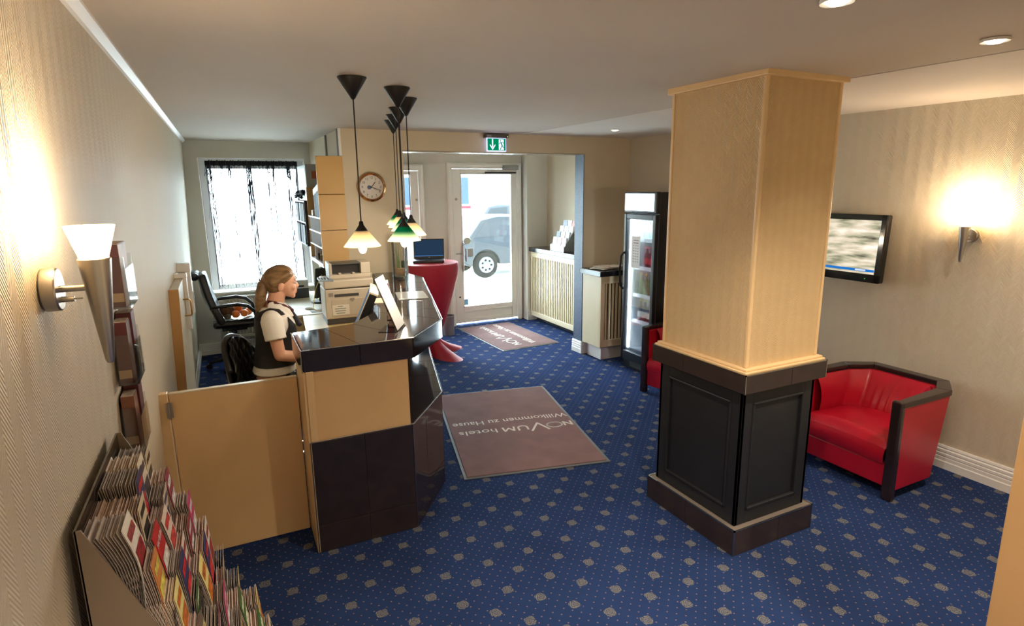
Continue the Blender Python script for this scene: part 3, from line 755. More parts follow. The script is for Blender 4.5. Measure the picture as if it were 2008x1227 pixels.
# ================================================================== exit sign
ex = thing('exit_sign', 'illuminated green emergency exit sign with down arrow and running figure', 'sign', (2.64, 5.70, 2.51))
MB().box(2.512, 2.772, 5.685, 5.757, 2.478, 2.515).build('housing', mat('dark_bronze_housing', (88, 84, 78), 0.4, metal=0.4), ex, world=True, bev=0.004)
MB().box(2.758, 2.762, 5.683, 5.686, 2.487, 2.495).build('indicator', emis('yellow_led', (210, 230, 120), 2.0), ex, world=True)
MB().box(2.524, 2.574, 5.6835, 5.686, 2.486, 2.505).build('type_plate', mat('type_plate_grey', (140, 138, 132), 0.5), ex, world=True)
MB().box(2.533, 2.752, 5.712, 5.724, 2.342, 2.478).build('acrylic_plate', emis('white_edge_lit', (196, 206, 255), 1.3), ex, world=True)
GRN = emis('sign_green', (0, 128, 84), 0.85); SWH = emis('sign_white', (206, 216, 255), 1.3)
MB().box(2.540, 2.746, 5.709, 5.7118, 2.352, 2.472).build('green_field', GRN, ex, world=True)
def sgn(name, m, polys, y=5.7075):
    b = MB()
    for p in polys:
        n = len(p); b.prism([(x, -z) for x, z in p], -y-0.001, -y, Matrix(((1,0,0,0),(0,0,-1,0),(0,-1,0,0),(0,0,0,1))))
    return b.build(name, m, ex, world=True, recalc=True)
sgn('arrow', SWH, [[(2.589,2.466),(2.603,2.466),(2.603,2.388),(2.589,2.388)], [(2.596,2.357),(2.567,2.398),(2.566,2.416),(2.598,2.376)], [(2.596,2.357),(2.626,2.398),(2.627,2.416),(2.594,2.376)]])
sgn('door_pictogram', SWH, [[(2.667,2.464),(2.724,2.464),(2.724,2.358),(2.667,2.358)]])
def ln(a, b_, w): 
    d = Vector((b_[0]-a[0], b_[1]-a[1])).normalized(); n_ = Vector((-d.y, d.x))*w
    return [(a[0]+n_.x,a[1]+n_.y),(a[0]-n_.x,a[1]-n_.y),(b_[0]-n_.x,b_[1]-n_.y),(b_[0]+n_.x,b_[1]+n_.y)]
run = [[(2.685+0.007*math.cos(a*0.5236), 2.449+0.007*math.sin(a*0.5236)) for a in range(12)],
       ln((2.690,2.436),(2.705,2.402),0.0065), ln((2.690,2.436),(2.674,2.424),0.003), ln((2.674,2.424),(2.670,2.416),0.003),
       ln((2.694,2.436),(2.714,2.436),0.003), ln((2.714,2.436),(2.722,2.424),0.003), ln((2.702,2.404),(2.694,2.384),0.004), ln((2.694,2.384),(2.682,2.362),0.004),
       ln((2.706,2.404),(2.714,2.386),0.004), ln((2.714,2.386),(2.730,2.384),0.0035)]
sgn('running_figure', GRN, run, 5.706)
light('exit_sign_light', 'POINT', (2.60, 5.66, 2.40), 0.25, (0.55, 0.6, 1.0), 0.05)

# ================================================================== television
tv = thing('television', 'black flat television on the right wall showing a blurred landscape', 'television', (4.33, 3.02, 1.49), R(-90))
tv.rotation_euler = (R(-3), 0, R(-90))
# local: x along the wall (towards the camera is +x), -y into the room
W, H = 0.82, 0.50
MB().box(-W/2, W/2, -0.035, 0.02, -H/2, H/2).build('casing', BLACK, tv, bev=0.012, seg=3)
fr = MB().box(-W/2, W/2, -0.045, -0.03, H/2-0.042, H/2).box(-W/2, W/2, -0.045, -0.03, -H/2, -H/2+0.062).box(-W/2, -W/2+0.042, -0.045, -0.03, -H/2, H/2).box(W/2-0.042, W/2, -0.045, -0.03, -H/2, H/2)
fr.build('bezel', mat('gloss_black', (12, 12, 13), 0.1, coat=0.5), tv, bev=0.004)
def screen_mat():
    m = bpy.data.materials.new('tv_picture'); m.use_nodes = True; nt = m.node_tree; nt.nodes.clear(); q = N(nt)
    o = nt.nodes.new('ShaderNodeOutputMaterial'); e = nt.nodes.new('ShaderNodeEmission'); tc = nt.nodes.new('ShaderNodeTexCoord')
    mp = nt.nodes.new('ShaderNodeMapping'); mp.inputs['Scale'].default_value = (3.2, 1, 17); mp.inputs['Location'].default_value = (0.3, 0, 0.0)
    nt.links.new(tc.outputs['Object'], mp.inputs[0])
    a = q.noise(mp.outputs[0], 1.2, 4)
    rp = nt.nodes.new('ShaderNodeValToRGB'); nt.links.new(a, rp.inputs[0])
    el = rp.color_ramp.elements; el[0].position = 0.30; el[0].color = (*lin((70, 64, 56)), 1); el[1].position = 0.72; el[1].color = (*lin((246, 248, 232)), 1)
    k = el.new(0.44); k.color = (*lin((172, 168, 140)), 1); k = el.new(0.55); k.color = (*lin((222, 206, 182)), 1)
    nt.links.new(rp.outputs[0], e.inputs[0]); e.inputs[1].default_value = 0.9
    nt.links.new(e.outputs[0], o.inputs[0]); return m
sc_ = MB().box(-W/2+0.042, W/2-0.042, -0.0335, -0.032, -H/2+0.062, H/2-0.042); sc_.v = [(x, y-0.004, z) for x, y, z in sc_.v]
scr = sc_.build('screen', screen_mat(), tv)
MB().box(-W/2+0.05, W/2-0.045, -0.0395, -0.038, -H/2+0.078, -H/2+0.096).build('ticker_bar', emis('ticker_blue', (30, 110, 190), 0.9), scr)
MB().box(W/2-0.19, W/2-0.11, -0.0405, -0.0397, -H/2+0.082, -H/2+0.093).build('caption', emis('ticker_white', (200, 216, 240), 0.9), scr)
MB().box(W/2-0.105, W/2-0.10, -0.047, -0.045, -H/2+0.024, -H/2+0.029).build('power_light', emis('green_led', (60, 230, 60), 2.0), tv)
MB().box(-0.16, 0.16, 0.02, 0.05, -0.12, 0.12).build('wall_bracket', BLACKM, tv)
# ================================================================== armchairs
RED = mat('red_leather', (172, 18, 40), 0.3, var=0.10, vs=5, bump=0.12, bs=180, spec=0.5)
DWOOD = mat('dark_stained_wood', (40, 28, 28), 0.25, var=0.15, vs=6, coat=0.3)
def armchair(label, loc, rz):
    """local frame: front towards -y, width along x (0.74), depth 0.70 along y, floor z=0"""
    t = thing('tub_armchair', label, 'armchair', loc, rz, 'red leather tub armchairs')
    hw, D, H = 0.37, 0.70, 0.655
    # plan of the shell, front-left -> back-left -> chamfer -> back -> ... (outer), lean outwards towards the top at the back
    out_t = [(-hw, 0.02), (-hw, 0.50), (-hw+0.12, D), (hw-0.12, D), (hw, 0.50), (hw, 0.02)]
    out_b = [(-hw, 0.02), (-hw, 0.40), (-hw+0.10, D-0.16), (hw-0.10, D-0.16), (hw, 0.40), (hw, 0.02)]
    th = 0.085
    in_t = [(-hw+0.06, 0.02), (-hw+th, 0.46), (-hw+0.165, D-th-0.01), (hw-0.165, D-th-0.01), (hw-th, 0.46), (hw-0.06, 0.02)]
    in_b = [(-hw+0.06, 0.02), (-hw+th, 0.38), (-hw+0.15, D-0.25), (hw-0.15, D-0.25), (hw-th, 0.38), (hw-0.06, 0.02)]
    z0, z1 = 0.07, H-0.035
    for i in range(5):                       # each upholstered shell panel
        b = MB(); j = i+1
        b.add([(*out_b[i], z0), (*out_b[j], z0), (*in_b[j], z0), (*in_b[i], z0), (*out_t[i], z1), (*out_t[j], z1), (*in_t[j], z1), (*in_t[i], z1)],
              [(0,3,2,1),(4,5,6,7),(0,1,5,4),(1,2,6,5),(2,3,7,6),(3,0,4,7)])
        b.build('shell_panel', RED, t, bev=0.006, recalc=True)
    # pleated inner back cushions
    g = MB(); n = 70; rows = 14; pts = []
    path = [(-hw+0.075, 0.10), (-hw+th+0.005, 0.45), (-hw+0.17, D-th-0.03), (hw-0.17, D-th-0.03), (hw-th-0.005, 0.45), (hw-0.075, 0.10)]
    seg = [math.dist(path[i], path[i+1]) for i in range(5)]; tot = sum(seg)
    def along(s):
        for i in range(5):
            if s <= seg[i] or i == 4: return lerp(path[i], path[i+1], min(1, s/seg[i])), i
            s -= seg[i]
    grid = []
    for r in range(rows+1):
        v = r/rows; row = []
        for k in range(n+1):
            s = tot*k/n; (x, y), i = along(s)
            cx, cy = 0.0, 0.22
            dx, dy = cx-x, cy-y; L = math.hypot(dx, dy) or 1
            puff = 0.05*math.sin(math.pi*min(1, max(0, v*0.94+0.06)))**0.6
            u = k/n
            pl = 0.0
            if 0.30 < u < 0.70: pl = 0.007*(1-abs(u-0.5)/0.2)*math.sin(u*math.pi*2*24+v*0.8)*math.sin(math.pi*v)**0.7
            lean_ = (1-v)*0.16*max(0, (y-0.2)/(D-0.2))
            d = puff + pl
            row.append((x+dx/L*d, y+dy/L*d-lean_, 0.30+(z1-0.30+0.004)*v))
        grid.append(row)
    g.sheet(grid)
    bc = g.build('back_cushion', RED, t, smooth='all', recalc=True)
    # seat cushion: rounded slab following the tub
    sg = MB(); nn = 26; mm = 20; top = []
    for i in range(mm+1):
        y = -0.005 + (D-0.22)*i/mm; row = []
        w = hw-0.072 if y < 0.36 else hw-0.072-(y-0.36)*0.75
        for k in range(nn+1):
            x = -w+2*w*k/nn; e = min(1, (1-abs(2*k/nn-1))*7); f = min(1, i/mm*9); 
            z = 0.355 + 0.045*abs(math.sin(math.pi*k/nn))**0.5*min(1, 0.35+f) - 0.03*(1-f)**2 - 0.012*(i/mm)
            row.append((x, y, z))
        top.append(row)
    front = [[(p[0], p[1]-0.012*math.sin(math.pi*q/6), p[2]+(0.225-p[2])*q/6) for p in top[0]] for q in range(7)]
    sg.sheet(top); s2 = MB().sheet(front)
    sg.add(s2.v, s2.f)
    me = sg.build('seat_cushion', RED, t, smooth='all', recalc=True)
    MB().box(-hw+0.06, hw-0.06, 0.004, 0.06, 0.075, 0.222).build('front_apron', RED, t, bev=0.01)
    MB().box(-hw+0.07, hw-0.07, 0.05, D-0.2, 0.08, 0.25).build('seat_base', BLACKM, t)
    # dark wooden top rail in five pieces and two front posts
    ro = [(-hw-0.006, -0.005), (-hw-0.006, 0.505), (-hw+0.115, D+0.008), (hw-0.115, D+0.008), (hw+0.006, 0.505), (hw+0.006, -0.005)]
    ri = [(-hw+0.045, -0.005), (-hw+0.075, 0.47), (-hw+0.155, D-0.07), (hw-0.155, D-0.07), (hw-0.075, 0.47), (hw-0.045, -0.005)]
    rl = MB(); zz = (z1-0.001, H)
    for i in range(5):
        j = i+1; rl.prism([ro[i], ro[j], ri[j], ri[i]], *zz)
    rl.build('top_rail', DWOOD, t, bev=0.005)
    for s in (-1, 1):
        x0, x1 = sorted((s*(hw+0.004), s*(hw-0.062)))
        MB().add([(x0,-0.02,0.0),(x1,-0.02,0.0),(x1,0.03,0.0),(x0,0.03,0.0),(x0,-0.02,H+0.004),(x1,-0.02,H+0.004),(x1,0.022,H+0.004),(x0,0.022,H+0.004)],
                 [(0,3,2,1),(4,5,6,7),(0,1,5,4),(1,2,6,5),(2,3,7,6),(3,0,4,7)]).build('front_post', DWOOD, t, bev=0.012, seg=3)
        MB().cyl((s*(hw-0.12), D-0.24, 0), (s*(hw-0.12), D-0.24, 0.08), 0.022, n=12).build('rear_foot', BLACKM, t)
    return t
armchair('red leather tub armchair with dark rail under the television wall', (3.60, 2.325, 0), R(-90))
armchair('red leather tub armchair half hidden behind the pillar beside the fridge', (3.60, 3.98, 0), R(-80))

# ================================================================== drinks fridge
fg = thing('drinks_fridge', 'tall black glass-door drinks fridge with lit header standing by the right wall', 'fridge', (3.87, 4.87, 0))
x0, x1, y0, y1 = 3.86, 4.36, 4.615, 5.125
FBL = mat('fridge_black', (20, 22, 26), 0.3); FIN = mat('fridge_liner', (232, 236, 238), 0.35)
c = MB().box(x0+0.05, x1, y0, y0+0.03, 0.10, 1.91).box(x0+0.05, x1, y1-0.03, y1, 0.10, 1.91).box(x1-0.03, x1, y0+0.03, y1-0.03, 0.10, 1.91).box(x0+0.05, x1-0.03, y0+0.03, y1-0.03, 1.66, 1.91).box(x0+0.05, x1-0.03, y0+0.03, y1-0.03, 0.05, 0.20)
c.build('cabinet', FBL, fg, world=True, bev=0.004)
c = MB().box(x1-0.04, x1-0.031, y0+0.035, y1-0.035, 0.20, 1.66).box(x0+0.06, x1-0.04, y0+0.031, y0+0.04, 0.20, 1.66).box(x0+0.06, x1-0.04, y1-0.04, y1-0.031, 0.20, 1.66)
c.build('liner', FIN, fg, world=True)
for k in range(20):
    z = 0.27+0.068*k
    MB().box(x0+0.10, x1-0.06, y1-0.047, y1-0.04, z, z+0.016).build('shelf_rib', FIN, fg, world=True, bev=0.003)
kb = MB().box(x0+0.04, x1, y0, y1, 0.0, 0.10).build('plinth', FBL, fg, world=True)
for k in range(6): MB().box(x0+0.034, x0+0.042, y0+0.12, y1-0.12, 0.025+0.011*k, 0.030+0.011*k).build('vent_slot', BLACKM, kb, world=True)
hd = MB().box(x0+0.0, x0+0.06, y0-0.004, y1+0.004, 1.70, 1.915).build('header_box', FBL, fg, world=True, bev=0.01)
MB().box(x0-0.008, x0+0.002, y0+0.03, y1-0.02, 1.725, 1.895).build('light_panel', emis('fridge_header_glow', (236, 250, 255), 3.2), hd, world=True, bev=0.004)
dr = MB().box(x0, x0+0.045, y0, y0+0.045, 0.10, 1.69).box(x0, x0+0.045, y1-0.04, y1, 0.10, 1.69).box(x0, x0+0.045, y0+0.045, y1-0.04, 1.635, 1.69).box(x0, x0+0.045, y0+0.045, y1-0.04, 0.10, 0.20).build('door', FBL, fg, world=True, bev=0.006)
MB().box(x0+0.015, x0+0.022, y0+0.045, y1-0.04, 0.20, 1.635).build('pane', GLASS, dr, world=True)
MB().tube([(x0-0.002,y1-0.02,1.28),(x0-0.035,y1-0.01,1.24),(x0-0.045,y1-0.008,1.08),(x0-0.035,y1-0.01,0.92),(x0-0.002,y1-0.02,0.88)], 0.012, 8).build('handle', FBL, dr, world=True, smooth=True)
MB().box(x0+0.05, x0+0.075, y0+0.05, y1-0.05, 1.636, 1.655).build('lamp_tube', emis('fridge_tube', (236, 248, 255), 9.0), fg, world=True)
for yy in (y0+0.05, y1-0.055): MB().box(x0+0.048, x0+0.056, yy, yy+0.01, 0.22, 1.63).build('lamp_strip', emis('fridge_strip', (226, 244, 255), 45.0), fg, world=True)
light('fridge_light', 'AREA', (x0+0.10, (y0+y1)/2, 1.632), 7.0, (0.86, 0.95, 1.0), 0.05, (0, 0, 0), sy=0.38)
shz = [0.205, 0.53, 0.82, 1.12, 1.42]
for z in shz:
    sh = MB()
    sh.box(x0+0.110, x0+0.120, y0+0.045, y1-0.05, z-0.028, z+0.012).box(x0+0.12, x1-0.05, y0+0.045, y1-0.05, z-0.004, z)
    sh.build('shelf', mat('white_wire_shelf', (228, 232, 236), 0.4), fg, world=True)
MB().box(x0-0.003, x0-0.001, y0+0.225, y1-0.145, 1.13, 1.46).build('price_list', mat('paper_white', (214, 214, 212), 0.7), dr, world=True)
pt = MB()
for i in range(9):
    z = 1.42-0.028*i
    if i < 2: pt.box(x0-0.0042, x0-0.0032, y0+0.25, y1-0.175, z-0.004, z+0.004)
    else:
        for k in range(3): pt.box(x0-0.0042, x0-0.0032, y0+0.25+0.035*k, y0+0.268+0.035*k, z-0.003, z+0.003)
tag(pt.build('printed_lines', mat('grey_print', (120, 118, 120), 0.8), dr, world=True), kind='stuff')
def bottle(name, label, x, y, z, h, r, body, capc, lab=None, group=None):
    t = thing(name, label, 'bottle', (x, y, z), 0, group)
    MB().lathe([(0.001,0.002),(r*0.9,0.0),(r,0.01),(r,h*0.55),(r*0.85,h*0.64),(r*0.42,h*0.78),(r*0.38,h*0.93),(r*0.42,h*0.94),(0.001,h*0.94)], (0,0,0), 14).build('bottle_body', body, t, smooth=True)
    MB().cyl((0,0,h*0.93), (0,0,h), r*0.46, n=12).build('cap', capc, t)
    if lab: MB().lathe([(r*1.02,h*0.18),(r*1.02,h*0.45),(r*0.99,h*0.45),(r*0.99,h*0.18)], (0,0,0), 14, closed=True).build('paper_label', lab, t, smooth=True)
    return t
GB = mat('green_bottle_glass', (70, 104, 28), 0.1, spec=0.7); BB = mat('brown_bottle_glass', (46, 20, 16), 0.1, spec=0.7); CB = mat('cola_bottle', (60, 14, 16), 0.12)
WB = mat('water_bottle', (120, 176, 214), 0.15); GOLD = mat('gold_foil', (186, 160, 70), 0.3, metal=0.7); REDC = mat('red_cap', (200, 24, 30), 0.4); LBW = mat('label_cream', (222, 214, 196), 0.6)
LGN = mat('label_green', (60, 150, 80), 0.6); BLUC = mat('blue_cap', (40, 80, 170), 0.4)
ordn = ['nearest the pillar', 'second from the pillar side', 'middle of the row', 'second from the handle side', 'nearest the door handle']
ys = [y0+0.09+0.075*i for i in range(5)]
for i, yy in enumerate(ys):
    bottle('beer_bottle', 'green beer bottle on the middle fridge shelf, ' + ordn[i], x0+0.165, yy, 0.82, 0.235, 0.030, GB, GOLD, None, 'green bottles on the middle fridge shelf')
    bottle('beer_bottle', 'brown beer bottle on the fridge shelf below the green ones, ' + ordn[i], x0+0.165, yy, 0.53, 0.235, 0.031, BB, GOLD, LBW, 'brown bottles on the lower fridge shelf')
for i, yy in enumerate(ys):
    nm = ['blue-capped water bottle with green label at the near end of the fridge shelf', 'red-capped cola bottle on the upper fridge shelf, ' + ordn[i]][i > 0]
    if i < 4: bottle('drink_bottle', nm, x0+0.165, yy, 1.12, 0.225, 0.031, WB if i == 0 else CB, BLUC if i == 0 else REDC, LGN if i == 0 else mat('label_red', (190, 30, 36), 0.6), 'soft drink bottles on the upper fridge shelf')
    bottle('drink_bottle', 'clear plastic water bottle on the topmost fridge shelf, ' + ordn[i], x0+0.165, yy, 1.42, 0.19, 0.030, mat('clear_plastic_bottle', (190, 214, 224), 0.15), mat('white_cap', (230, 232, 232), 0.5), mat('label_pale', (190, 214, 220), 0.6), 'water bottles on the top fridge shelf')
for i in range(2): bottle('wine_bottle', 'dark wine bottle at the bottom of the fridge, ' + ['next to the glass', 'farther back'][i], x0+0.17+0.09*i, y0+0.20, 0.205, 0.29, 0.036, mat('black_green_glass', (18, 22, 18), 0.1), mat('dark_foil', (60, 60, 66), 0.3, metal=0.6), LBW, 'wine bottles at the bottom of the fridge')
for k, (zz, cc, lb) in enumerate(((0.822, (90, 60, 130), 'purple wrapped chocolate bars heaped on the middle fridge shelf edge'), (0.532, (190, 120, 90), 'brown wrapped snack bars lying on the lower fridge shelf edge'))):
    b = MB()
    for i in range(5): b.box(-0.012, 0.012, -0.055, 0.055, 0.004*i*2, 0.004*i*2+0.012, Matrix.Translation((0, 0.006*i, 0)) @ Matrix.Rotation(R(20*i-40), 4, 'Z'))
    o = b.build('snack_bar_heap', mat('wrapper_%d' % k, cc, 0.3, var=0.5, vs=30), bev=0.002); o.location = (x0+0.145, y0+0.10, zz); tag(o, lb, 'snacks')

# ================================================================== grille-fronted radiator covers
def grille_cover(label, x0, x1, y0, y1, zb, zt, face, topw, nslat):
    """box cover; face 'x' -> slatted front looks to -x, 'y' -> to -y"""
    t = thing('radiator_cover', label, 'radiator cover', ((x0+x1)/2, (y0+y1)/2, 0), 0, 'slatted radiator covers')
    fwid = 0.055
    if face == 'x':
        fr = MB().box(x0, x0+0.022, y0, y1, zt-fwid-0.02, zt).box(x0, x0+0.022, y0, y1, zb, zb+fwid+0.02).box(x0, x0+0.022, y0, y0+fwid, zb+fwid+0.02, zt-fwid-0.02).box(x0, x0+0.022, y1-fwid, y1, zb+fwid+0.02, zt-fwid-0.02)
        a, b_ = y0+fwid, y1-fwid
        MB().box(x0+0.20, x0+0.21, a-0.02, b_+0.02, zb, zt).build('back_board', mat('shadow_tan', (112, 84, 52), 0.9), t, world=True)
        MB().box(x0+0.022, x1, y0, y0+0.02, zb, zt).build('side_panel', CREAMWOOD, t, world=True)
    else:
        fr = MB().box(x0, x1, y0, y0+0.022, zt-fwid-0.03, zt).box(x0, x1, y0, y0+0.022, zb, zb+fwid+0.03).box(x0, x0+fwid, y0, y0+0.022, zb+fwid+0.03, zt-fwid-0.03).box(x1-fwid, x1, y0, y0+0.022, zb+fwid+0.03, zt-fwid-0.03)
        a, b_ = x0+fwid, x1-fwid
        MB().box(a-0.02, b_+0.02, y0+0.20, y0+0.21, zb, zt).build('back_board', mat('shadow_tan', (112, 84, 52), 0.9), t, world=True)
        MB().box(x0, x0+0.02, y0+0.022, y1, zb, zt).build('side_panel', CREAMWOOD, t, world=True)
    fr.build('frame', CREAMWOOD, t, world=True, bev=0.004)
    me = None
    for i in range(nslat):
        u = a+(b_-a)*(i+0.5)/nslat; w = (b_-a)/nslat*0.22
        if face == 'x': m_ = MB().box(-0.0, 0.02, -w, w, zb+0.06, zt-0.06)
        else: m_ = MB().box(-w, w, 0.0, 0.02, zb+0.06, zt-0.06)
        if me is None: me = m_.mesh('slat'); me.materials.append(CREAMWOOD)
        o = bpy.data.objects.new('slat', me); col.objects.link(o); o.parent = t
        o.location = Vector((x0+0.004, u, 0) if face == 'x' else (u, y0+0.004, 0)) - Vector(t.location)
    return t
BTOP = mat('dark_granite_top', (34, 36, 42), 0.16, var=0.3, vs=80)
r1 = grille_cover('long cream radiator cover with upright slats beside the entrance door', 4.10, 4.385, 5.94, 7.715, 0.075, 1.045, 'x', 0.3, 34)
MB().box(4.075, 4.387, 5.937, 7.718, 1.05, 1.11).build('cover_top', BTOP, r1, world=True, bev=0.004)
MB().box(4.2, 4.386, 6.0, 7.7, 0.0, 0.074).build('plinth', BLACKM, r1, world=True)
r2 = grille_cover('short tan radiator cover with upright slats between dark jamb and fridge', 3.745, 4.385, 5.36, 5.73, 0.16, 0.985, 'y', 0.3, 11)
MB().box(3.715, 4.387, 5.335, 5.758, 0.987, 1.045).build('cover_top', BTOP, r2, world=True, bev=0.004)
MB().box(3.80, 4.385, 5.42, 5.70, 0.0, 0.159).build('plinth', WHITE, r2, world=True)

# newspapers on the short cover
NEWS = mat('newsprint', (206, 198, 188), 0.85, var=0.25, vs=45)
for i, (dx, rz, lb) in enumerate(((0.0, 12, 'folded newspaper lying under another one on the short radiator cover'), (0.04, -6, 'topmost folded newspaper on the short radiator cover with lifted corner'))):
    t = thing('newspaper', lb, 'newspaper', (3.93+dx, 5.54, 1.046+0.014*i), R(rz), 'newspapers on the radiator cover')
    for s in range(2):
        gr = []
        for k in range(2):
            for a in range(1): pass
        rows = []
        for a in range(9):
            u = a/8; rows.append([(-0.15+0.30*u, -0.105+0.21*b_/8, 0.0025+0.005*s + (0.03*max(0, u-0.7)**1.2*(2 if i else 1)*(1-b_/10)) + 0.003*math.sin(u*7+b_*0.6)+0.003) for b_ in range(9)])
        o = MB().sheet(rows).build('folded_sheet', NEWS, t, smooth='all'); k = o.modifiers.new('thick', 'SOLIDIFY'); k.thickness = 0.004; k.offset = 1
    MB().box(-0.13, -0.02, -0.09, -0.03, 0.0135, 0.0145).build('photo_print', mat('orange_print', (206, 120, 70), 0.8, var=0.4, vs=40), t)

# tiered leaflet stand on the long cover
LSY = 6.95
ls = thing('leaflet_stand', 'tiered white leaflet stand on the long radiator cover', 'leaflet stand', (4.22, LSY, 1.112), R(0))
# local: faces -x; rises towards +x
SWAP = Matrix(((1,0,0,0),(0,0,1,0),(0,1,0,0),(0,0,0,1)))
GM = mat('grey_metal', (110, 112, 116), 0.4, metal=0.5)
for sy_ in (-0.185, 0.180): MB().prism([(-0.11,0.0),(0.13,0.0),(0.13,0.36),(0.115,0.36),(-0.11,0.06)], sy_, sy_+0.005, SWAP).build('end_panel', GM, ls, recalc=True)
MB().box(0.12, 0.13, -0.18, 0.18, 0.0, 0.36).build('back_panel', WHITE2, ls)
for k in range(4): MB().box(-0.115+0.055*k, -0.11+0.055*k, -0.18, 0.18, 0.0+0.075*k, 0.09+0.075*k).build('pocket_front', WHITE2, ls)
PCOL = [(232,228,224),(196,120,110),(214,218,226),(150,160,176),(226,196,186),(90,96,104),(236,234,230),(196,206,210)]
for k in range(4):
    for c_ in range(3):
        o = MB().box(-0.007, 0.007, -0.052, 0.052, 0, 0.19).build('leaflet', mat('leaflet_%d' % ((k*3+c_) % 8), PCOL[(k*3+c_) % 8], 0.5, var=0.3, vs=25))
        o.location = (4.22-0.092+0.055*k, LSY-0.118+0.118*c_, 1.115+0.075*k); o.rotation_euler = (0, R(10), 0)
        tag(o, ['leaflets in the lowest tier', 'leaflets in the second tier', 'leaflets in the third tier', 'leaflets in the top tier'][k] + ' of the stand on the radiator cover, ' + ['nearest the jamb', 'in the middle', 'nearest the door'][c_], 'leaflet', 'leaflets in the small stand')
# ================================================================== things on the bar top
BZ = 1.156
ss = thing('sign_holder', 'leaning clear acrylic sign holder with white sheet near the counter corner', 'sign holder', (0.885, 3.30, BZ), R(-27))
# local y runs along the counter, sheet leans towards -x
lm = Matrix.Rotation(R(-21), 4, 'Y')
MB().box(-0.0035, 0.0035, -0.10, 0.10, 0.004, 0.335, lm).build('acrylic_back', ACRYL, ss)
MB().box(-0.0012, 0.0012, -0.096, 0.096, 0.012, 0.33, Matrix.Translation((0.0056,0,0)) @ lm).build('paper_sheet', mat('bright_paper', (240, 240, 238), 0.7), ss)
MB().box(-0.11, 0.012, -0.10, 0.10, 0.0, 0.004).build('acrylic_foot', ACRYL, ss)
mb_ = thing('menu_stand', 'dark red booklet standing upright in a clear block behind the sign holder', 'booklet stand', (0.925, 3.62, BZ), R(-14))
MB().box(-0.028, 0.02, -0.075, 0.075, 0.06, 0.235, Matrix.Rotation(R(-10), 4, 'Y')).build('booklet', mat('dark_red_cover', (96, 30, 38), 0.35), mb_, bev=0.002)
MB().box(-0.025, 0.017, -0.073, 0.073, 0.2352, 0.2364, Matrix.Rotation(R(-10), 4, 'Y')).build('page_edges', LBW, mb_)
b = MB().box(-0.04, 0.04, -0.08, 0.08, 0.0, 0.004).box(-0.04, -0.036, -0.08, 0.08, 0.004, 0.07).box(0.03, 0.034, -0.08, 0.08, 0.004, 0.12)
b.build('acrylic_block', ACRYL, mb_)
MB().box(-0.03, 0.02, -0.07, 0.07, 0.004, 0.05).build('card_stack', mat('mixed_cards', (150, 110, 96), 0.6, var=0.4, vs=20), mb_)
cd = MB().prism([(-0.12,-0.13),(0.10,-0.17),(0.16,0.15),(-0.06,0.19)], 0, 0.006).build('counter_card', mat('glossy_grey_card', (150, 152, 150), 0.12), bev=0.001)
cd.location = (1.24, 4.33, BZ); tag(cd, 'flat glossy grey desk pad lying on the bar top beyond the menu stand', 'desk pad')
sl = MB().box(-0.06, 0.06, -0.10, 0.10, 0, 0.003).build('paper_slip', mat('cream_paper', (236, 222, 190), 0.7)); sl.location = (0.985, 4.25, BZ); sl.rotation_euler = (0, 0, R(-14))
tag(sl, 'cream paper slip lying on the inner edge of the bar top', 'paper')

vs_ = thing('glass_vase', 'tall clear glass cylinder vase at the far end of the bar', 'vase', (1.452, 5.335, BZ))
MB().lathe([(0.068,0.012),(0.070,0.012),(0.070,0.40),(0.0675,0.40),(0.0665,0.014),(0.0665,0.012)], (0,0,0), 28, closed=True).build('glass_wall', ACRYL, vs_, smooth=True)
MB().lathe([(0.001,0.0),(0.070,0.0),(0.070,0.014),(0.001,0.014)], (0,0,0), 28).build('glass_foot', glass('thick_glass', (0.8, 0.9, 0.86), 0.1), vs_, smooth=True)
bw = thing('stone_bowl', 'small sandstone bowl planted with grass inside the glass vase', 'planter', (1.452, 5.335, BZ+0.030))
MB().lathe([(0.001,0.0),(0.045,0.0),(0.060,0.02),(0.062,0.060),(0.056,0.066),(0.050,0.058),(0.001,0.056)], (0,0,0), 24).build('bowl', mat('sandstone', (184, 150, 112), 0.8, var=0.2, vs=40), bw, smooth=True)
GR = mat('grass_blade', (96, 128, 60), 0.5); rr = random.Random(5)
for i in range(11):
    a = rr.random()*6.28; r_ = rr.random()*0.022-0.012; h_ = rr.uniform(0.12, 0.26); w = 0.0028; tx = rr.uniform(-0.028, 0.028); ty = rr.uniform(-0.02, 0.02)
    x_, y_ = -0.012+r_*math.cos(a), r_*math.sin(a); g = []
    for k in range(5):
        u = k/4; ww = w*(1-u*0.85); g.append([(x_+tx*u*u-ww, y_+ty*u*u, 0.056+h_*u), (x_+tx*u*u, y_+ty*u*u+0.002, 0.056+h_*u), (x_+tx*u*u+ww, y_+ty*u*u, 0.056+h_*u)])
    MB().sheet(g).build('blade', GR, bw)
MB().lathe([(0.001,0.055),(0.017,0.055),(0.019,0.075),(0.019,0.115),(0.014,0.128),(0.001,0.13)], (0.032,0.0,0), 14).build('cactus', mat('dark_cactus', (36, 60, 40), 0.6, bump=0.5, bs=200), bw, smooth=True)
MB().cyl((0.02,-0.01,0.056),(0.026,-0.01,0.135),0.0025,n=6).build('stick', mat('pale_stick', (206, 176, 120), 0.6), bw)

